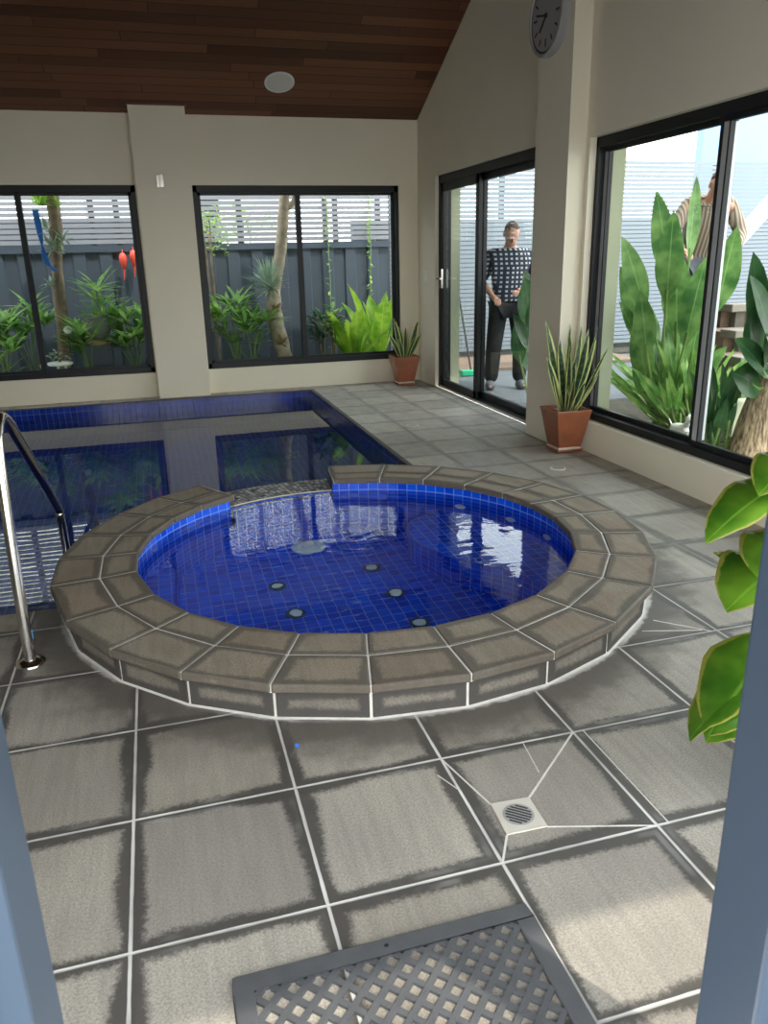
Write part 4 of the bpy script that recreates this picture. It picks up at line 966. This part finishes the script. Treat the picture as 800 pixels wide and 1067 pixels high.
# timber terraces
for i, (x, y, z, lab) in enumerate(((4.95, 5.3, .64, 'weathered timber sleeper, lowest step of the terrace'), (5.25, 5.75, .80, 'weathered timber sleeper, middle step of the terrace'), (5.6, 6.25, .98, 'weathered timber sleeper, top step of the terrace'))):
    t = thing('timber_sleeper', lab, 'sleeper', (x+.7, y, .1))
    b = MB(); b.box(x-.5, x+2.2, y-.10, y+.10, z-.07, z); b.build('beam', M['sleeper'], t, bevel=.008)
    for q in (x-.3, x+.9, x+2.0):
        b = MB(); b.box(q-.05, q+.05, y+.02, y+.09, .1, z-.07); b.build('stake', M['sleeper'], t)
    b = MB(); b.box(x-.45, x+2.15, y+.10, y+.45, .1, z-.03); b.build('soil', M['litter'], t)
shrub(5.1, 5.55, .82, .16, .12, 'small bright green shrub growing between the timber steps', 'lime_leaf', 40, .09, .04, base=.70)
b = MB(); b.box(3.95, 5.3, 4.62, 4.72, .1, .42); tag(b.build('garden_kerb', M['wall_out'], bevel=.01), 'low cream garden kerb behind the fibrous trunk', 'kerb')
t = thing('support_beam', 'white diagonal beam rising at the right edge of the side window', 'beam', (6.6, 7.2, 0)); b = MB(); b.beam((5.6, 7.2, 1.22), (7.4, 7.2, 3.0), .12, .12); b.build('brace', M['offwhite'], t, bevel=.006)
b = MB(); b.box(6.6, 6.72, 7.14, 7.26, -.02, 2.25); b.build('post', M['sleeper'], t)
# dog figure
dg_ = thing('dog_figurine', 'small white dog figurine standing behind the side window glass', 'figurine', (3.64, 4.78, .10))
b = MB()
b.tube(smooth([(3.62, 4.86, .21), (3.63, 4.80, .215), (3.64, 4.73, .23)], 3), [.026, .034, .038, .038, .036, .034, .03], 12)
for x, y in ((3.615, 4.85), (3.645, 4.85), (3.625, 4.74), (3.66, 4.74)): b.tube([(x, y, .10), (x, y, .15), (x, y, .21)], [.012, .010, .016], 8)
b.tube([(3.64, 4.73, .24), (3.64, 4.71, .29)], [.022, .02], 10)
b.lathe((3.64, 4.70, .275), [(.004, 0), (.024, .01), (.03, .03), (.024, .05), (.006, .06)], 14); b.tube([(3.635, 4.69, .30), (3.625, 4.655, .295)], [.018, .010], 8)
b.tube([(3.62, 4.87, .225), (3.615, 4.90, .27)], [.008, .004], 6)
b.build('body', M['white'], dg_, smooth=70)
b = MB(); b.tube([(3.655, 4.705, .325), (3.66, 4.70, .345)], [.012, .004], 6); b.tube([(3.62, 4.705, .325), (3.615, 4.70, .345)], [.012, .004], 6); b.build('ear', M['gasket'], dg_)
# broom
br = thing('garden_broom', 'broom with black handle and green head leaning outside the sliding door', 'broom', (3.80, 9.3, 0))
b = MB(); b.tube([(3.83, 9.30, .05), (3.86, 9.85, 1.02)], .013, 8); b.build('handle', M['gasket'], br)
b = MB(); b.box(3.68, 3.92, 9.22, 9.32, 0, .07); b.build('head', M['green'], br, bevel=.01)

# ================================================================= PEOPLE
def skin_mesh(joints, edges, sub=2):
    """joints: name -> (x,y,z,r)"""
    names = list(joints); me = bpy.data.meshes.new('tmp'); me.from_pydata([joints[k][:3] for k in names], [(names.index(a), names.index(b)) for a, b in edges], [])
    o = bpy.data.objects.new('tmp', me); C.objects.link(o)
    md = o.modifiers.new('skin', 'SKIN'); md.use_smooth_shade = True
    for i, k in enumerate(names):
        r_ = joints[k][3]; me.skin_vertices[0].data[i].radius = (r_, r_) if not isinstance(r_, tuple) else r_
    me.skin_vertices[0].data[0].use_root = True
    sb = o.modifiers.new('sub', 'SUBSURF'); sb.levels = sub; sb.render_levels = sub
    bpy.context.view_layer.update(); dgx = bpy.context.evaluated_depsgraph_get()
    nm_ = bpy.data.meshes.new_from_object(o.evaluated_get(dgx)); bpy.data.objects.remove(o); return nm_
def place(me, name, mat, parent, T):
    me.transform(T); me.materials.clear(); me.materials.append(mat); o = bpy.data.objects.new(name, me); C.objects.link(o); o.parent = parent
    o.matrix_parent_inverse = Matrix.Translation(-parent.location); me.polygons.foreach_set('use_smooth', [True]*len(me.polygons)); return o
def join_meshes(ms):
    bm = bmesh.new()
    for m_ in ms: bm.from_mesh(m_)
    o = bpy.data.meshes.new('j'); bm.to_mesh(o); bm.free(); return o
def ellip(c, r, rot=None, n=16):
    bm = bmesh.new(); bmesh.ops.create_uvsphere(bm, u_segments=n, v_segments=n-4, radius=1)
    mt = Matrix.Translation(c) @ (rot or Matrix()) @ Matrix.Diagonal((*r, 1)); bmesh.ops.transform(bm, matrix=mt, verts=bm.verts)
    me = bpy.data.meshes.new('e'); bm.to_mesh(me); bm.free(); return me
def person(label, loc, rotz, scale, pose, shirt, trouser, shoe):
    t = thing('person', label, 'person', loc)
    T = Matrix.Translation(loc) @ Matrix.Rotation(rotz, 4, 'Z') @ Matrix.Scale(scale, 4)
    J = pose['J']
    # local frame: faces -y; metres for a 1.75 m figure
    hx, hy, hz = J['head'][:3]
    hd = Vector((hx, hy, hz)); pitch = pose['pitch']; RH = Matrix.Rotation(pitch, 4, 'X')
    E = [('pelvis', 'spine'), ('spine', 'chest'), ('chest', 'neck0'), ('neck0', 'neck'), ('neck', 'skull'),
         ('pelvis', 'hipL'), ('hipL', 'kneeL'), ('kneeL', 'ankL'), ('ankL', 'toeL'), ('pelvis', 'hipR'), ('hipR', 'kneeR'), ('kneeR', 'ankR'), ('ankR', 'toeR'),
         ('chest', 'shL'), ('shL', 'elL'), ('elL', 'wrL'), ('wrL', 'palmL'), ('chest', 'shR'), ('shR', 'elR'), ('elR', 'wrR'), ('wrR', 'palmR')]
    JJ = {k: v for k, v in J.items() if k != 'head'}
    JJ['skull'] = (hx, hy, hz-.02, .075)
    body = skin_mesh({k: JJ[k] for k in ['pelvis']+[k for k in JJ if k != 'pelvis']}, E)
    parts = [body]
    def hp(x, y, z): return hd+(RH @ Vector((x, y, z)))
    parts.append(ellip(hd, (.076, .098, .115), RH, 20))
    parts.append(ellip(hp(0, -.055, -.065), (.052, .045, .05), RH))            # jaw
    parts.append(ellip(hp(0, -.103, -.022), (.013, .022, .027), RH, 10))       # nose
    for s_ in (-1, 1):
        parts.append(ellip(hp(.079*s_, .008, -.012), (.010, .022, .034), RH, 10))
        parts.append(ellip(hp(.031*s_, -.084, .018), (.020, .012, .007), RH, 10))
    parts.append(ellip(hp(0, -.094, -.062), (.024, .009, .006), RH, 10))
    for side in ('L', 'R'):
        p_ = Vector(J['palm'+side][:3]); wv = Vector(J['wr'+side][:3]); d = (p_-wv).normalized(); sd = d.cross(Vector((0, 0, 1)))
        if sd.length < .1: sd = Vector((1, 0, 0))
        sd.normalize(); dn = d.cross(sd).normalized()
        if dn.z > 0: dn = -dn
        for k, (o_, L_) in enumerate(((-.030, .062), (-.010, .074), (.011, .070), (.030, .055))):
            b0 = p_+sd*o_-d*.01; j1 = b0+d*L_*.5; j2 = j1+(d*.7+dn*.7).normalized()*L_*.4; j3 = j2+(d*.2+dn).normalized()*L_*.3
            parts.append(skin_mesh({'a': (*b0, .010), 'b': (*j1, .0095), 'c': (*j2, .0085), 'd': (*j3, .007)}, [('a', 'b'), ('b', 'c'), ('c', 'd')], 1))
        tb = wv+d*.03+sd*(-.03 if side == 'L' else .03); t1 = tb+(d+sd*(-.8 if side == 'L' else .8)).normalized()*.035; t2 = t1+(d+dn*.4).normalized()*.03
        parts.append(skin_mesh({'a': (*tb, .011), 'b': (*t1, .010), 'c': (*t2, .008)}, [('a', 'b'), ('b', 'c')], 1))
    place(join_meshes(parts), 'body', M['skin'], t, T)
    # hair: cap over the back and top of the skull
    bm = bmesh.new(); bm.from_mesh(ellip(Vector((0, 0, 0)), (.081, .102, .119), None, 24))
    bmesh.ops.delete(bm, geom=[v for v in bm.verts if v.co.z < .03+max(0, -v.co.y)*.55 and v.co.y < .03 or v.co.z < -.05], context='VERTS')
    me = bpy.data.meshes.new('hair'); bm.to_mesh(me); bm.free(); me.transform(Matrix.Translation(hd+RH @ Vector((0, .004, .004))) @ RH)
    h_ = place(me, 'hair', M['hair'], t, T); sm = h_.modifiers.new('solidify', 'SOLIDIFY'); sm.thickness = .006
    g_ = lambda k, r_: (*J[k][:3], r_)
    sj = {'spine': g_('spine', (.185, .15)), 'hem': (J['pelvis'][0], J['pelvis'][1], J['pelvis'][2]-.03, (.205, .175)), 'chest': g_('chest', (.19, .135)), 'neck0': g_('neck0', (.125, .095)),
          'shL': (J['shL'][0], J['shL'][1], J['shL'][2]-.012, .084), 'shR': (J['shR'][0], J['shR'][1], J['shR'][2]-.012, .084), 'elL': g_('elL', .068), 'elR': g_('elR', .068)}
    se = [('spine', 'hem'), ('spine', 'chest'), ('chest', 'neck0'), ('chest', 'shL'), ('chest', 'shR'), ('shL', 'elL'), ('shR', 'elR')]
    if pose.get('long'):
        sj['wrL'] = g_('wrL', .042); sj['wrR'] = g_('wrR', .042); se += [('elL', 'wrL'), ('elR', 'wrR')]
    place(skin_mesh(sj, se), 'shirt', shirt, t, T)
    tj = {'pelvis': (*J['pelvis'][:2], J['pelvis'][2]-.02, (.155, .13)), 'hipL': g_('hipL', .118), 'hipR': g_('hipR', .118), 'kneeL': g_('kneeL', .092), 'kneeR': g_('kneeR', .092), 'ankL': (*J['ankL'][:2], J['ankL'][2]-.03, .082), 'ankR': (*J['ankR'][:2], J['ankR'][2]-.03, .082)}
    place(skin_mesh(tj, [('pelvis', 'hipL'), ('pelvis', 'hipR'), ('hipL', 'kneeL'), ('hipR', 'kneeR'), ('kneeL', 'ankL'), ('kneeR', 'ankR')]), 'trousers', trouser, t, T)
    for s_ in 'LR':
        a_, e_ = J['ank'+s_], J['toe'+s_]; z0 = a_[2]-.045
        o = place(skin_mesh({'a': (a_[0], a_[1]+.04, z0, .062), 'b': ((a_[0]+e_[0])/2, (a_[1]+e_[1])/2, z0, .064), 'c': (e_[0], e_[1], z0-.006, .050)}, [('a', 'b'), ('b', 'c')]), 'shoe', shoe, t, T)
    return t
P1 = {'pelvis': (0, .02, .96, .125), 'spine': (0, .02, 1.14, .12), 'chest': (0, .0, 1.36, .125), 'neck0': (0, -.01, 1.48, .06), 'neck': (0, -.035, 1.535, .052), 'head': (0, -.085, 1.63),
      'hipL': (-.10, .02, .88, .09), 'kneeL': (-.15, -.03, .49, .06), 'ankL': (-.17, .03, .09, .030), 'toeL': (-.20, -.12, .035, .020),
      'hipR': (.10, .02, .88, .09), 'kneeR': (.14, -.02, .49, .06), 'ankR': (.15, .04, .09, .030), 'toeR': (.18, -.11, .035, .020),
      'shL': (-.20, .0, 1.42, .062), 'elL': (-.29, .03, 1.15, .045), 'wrL': (-.20, -.17, 1.00, .030), 'palmL': (-.17, -.235, .965, .032),
      'shR': (.20, .0, 1.42, .062), 'elR': (.29, -.02, 1.16, .045), 'wrR': (.10, -.20, 1.06, .030), 'palmR': (.045, -.245, 1.05, .032)}
person('man with bowed head in navy and white checked shirt outside the sliding door', (3.79, 8.15, 0), math.radians(-14), 1.03, {'J': P1, 'pitch': math.radians(32)}, M['shirt'], M['trouser'], M['shoe'])
P2 = dict(P1); P2.update({'spine': (0, -.06, 1.14, .12), 'chest': (0, -.2, 1.32, .125), 'neck0': (0, -.28, 1.41, .06), 'neck': (0, -.32, 1.45, .052), 'head': (.03, -.40, 1.53),
      'shL': (-.19, -.2, 1.37, .062), 'elL': (-.32, -.26, 1.12, .045), 'wrL': (-.24, -.42, .98, .03), 'palmL': (-.20, -.48, .95, .032), 'shR': (.19, -.2, 1.37, .062), 'elR': (.30, -.24, 1.12, .045), 'wrR': (.22, -.42, .98, .03), 'palmR': (.18, -.48, .95, .032)})
person('stooping person in striped brown jumper and grey jeans behind the large side window', (4.95, 6.50, .50), math.radians(-25), .98, {'J': P2, 'pitch': math.radians(30), 'long': 1}, M['jumper'], M['denim'], M['shoe'])
b = MB(); b.box(4.75, 5.25, 6.3, 6.75, .1, .50); tag(b.build('garden_platform', M['sleeper'], bevel=.01), 'timber platform among the plants under the stooping person', 'platform')

# repeats carry one group each
GR = {'fan_palm': 'fan palms in the back garden', 'snake_plant': 'potted snake plants indoors', 'timber_sleeper': 'timber sleepers of the garden terrace', 'bromeliad': 'bromeliads by the pale trunk',
      'hanging_ornament': 'red ornaments on the fence', 'pool_light_lid': 'round lids in the paving', 'bird_of_paradise': 'broad leaved clumps in the side garden', 'garden_shrub': 'shrubs in the gardens',
      'nest_fern': 'nest ferns in the right back window', 'low_fern': 'low ferns along the sill', 'strap_plant': 'strap leaved plants in the left back window', 'louvre_screen': 'louvre screens', 'garden_tree': 'garden trunks behind the back windows',
      'neighbour_wall': 'neighbouring walls behind the louvres', 'garden_ball': 'white ornament balls', 'garden_vine': 'vines on the back fence', 'person': 'people outside'}
for o in C.objects:
    if o.parent is None and o.name.split('.')[0] in GR and 'label' in o: o['group'] = GR[o.name.split('.')[0]]
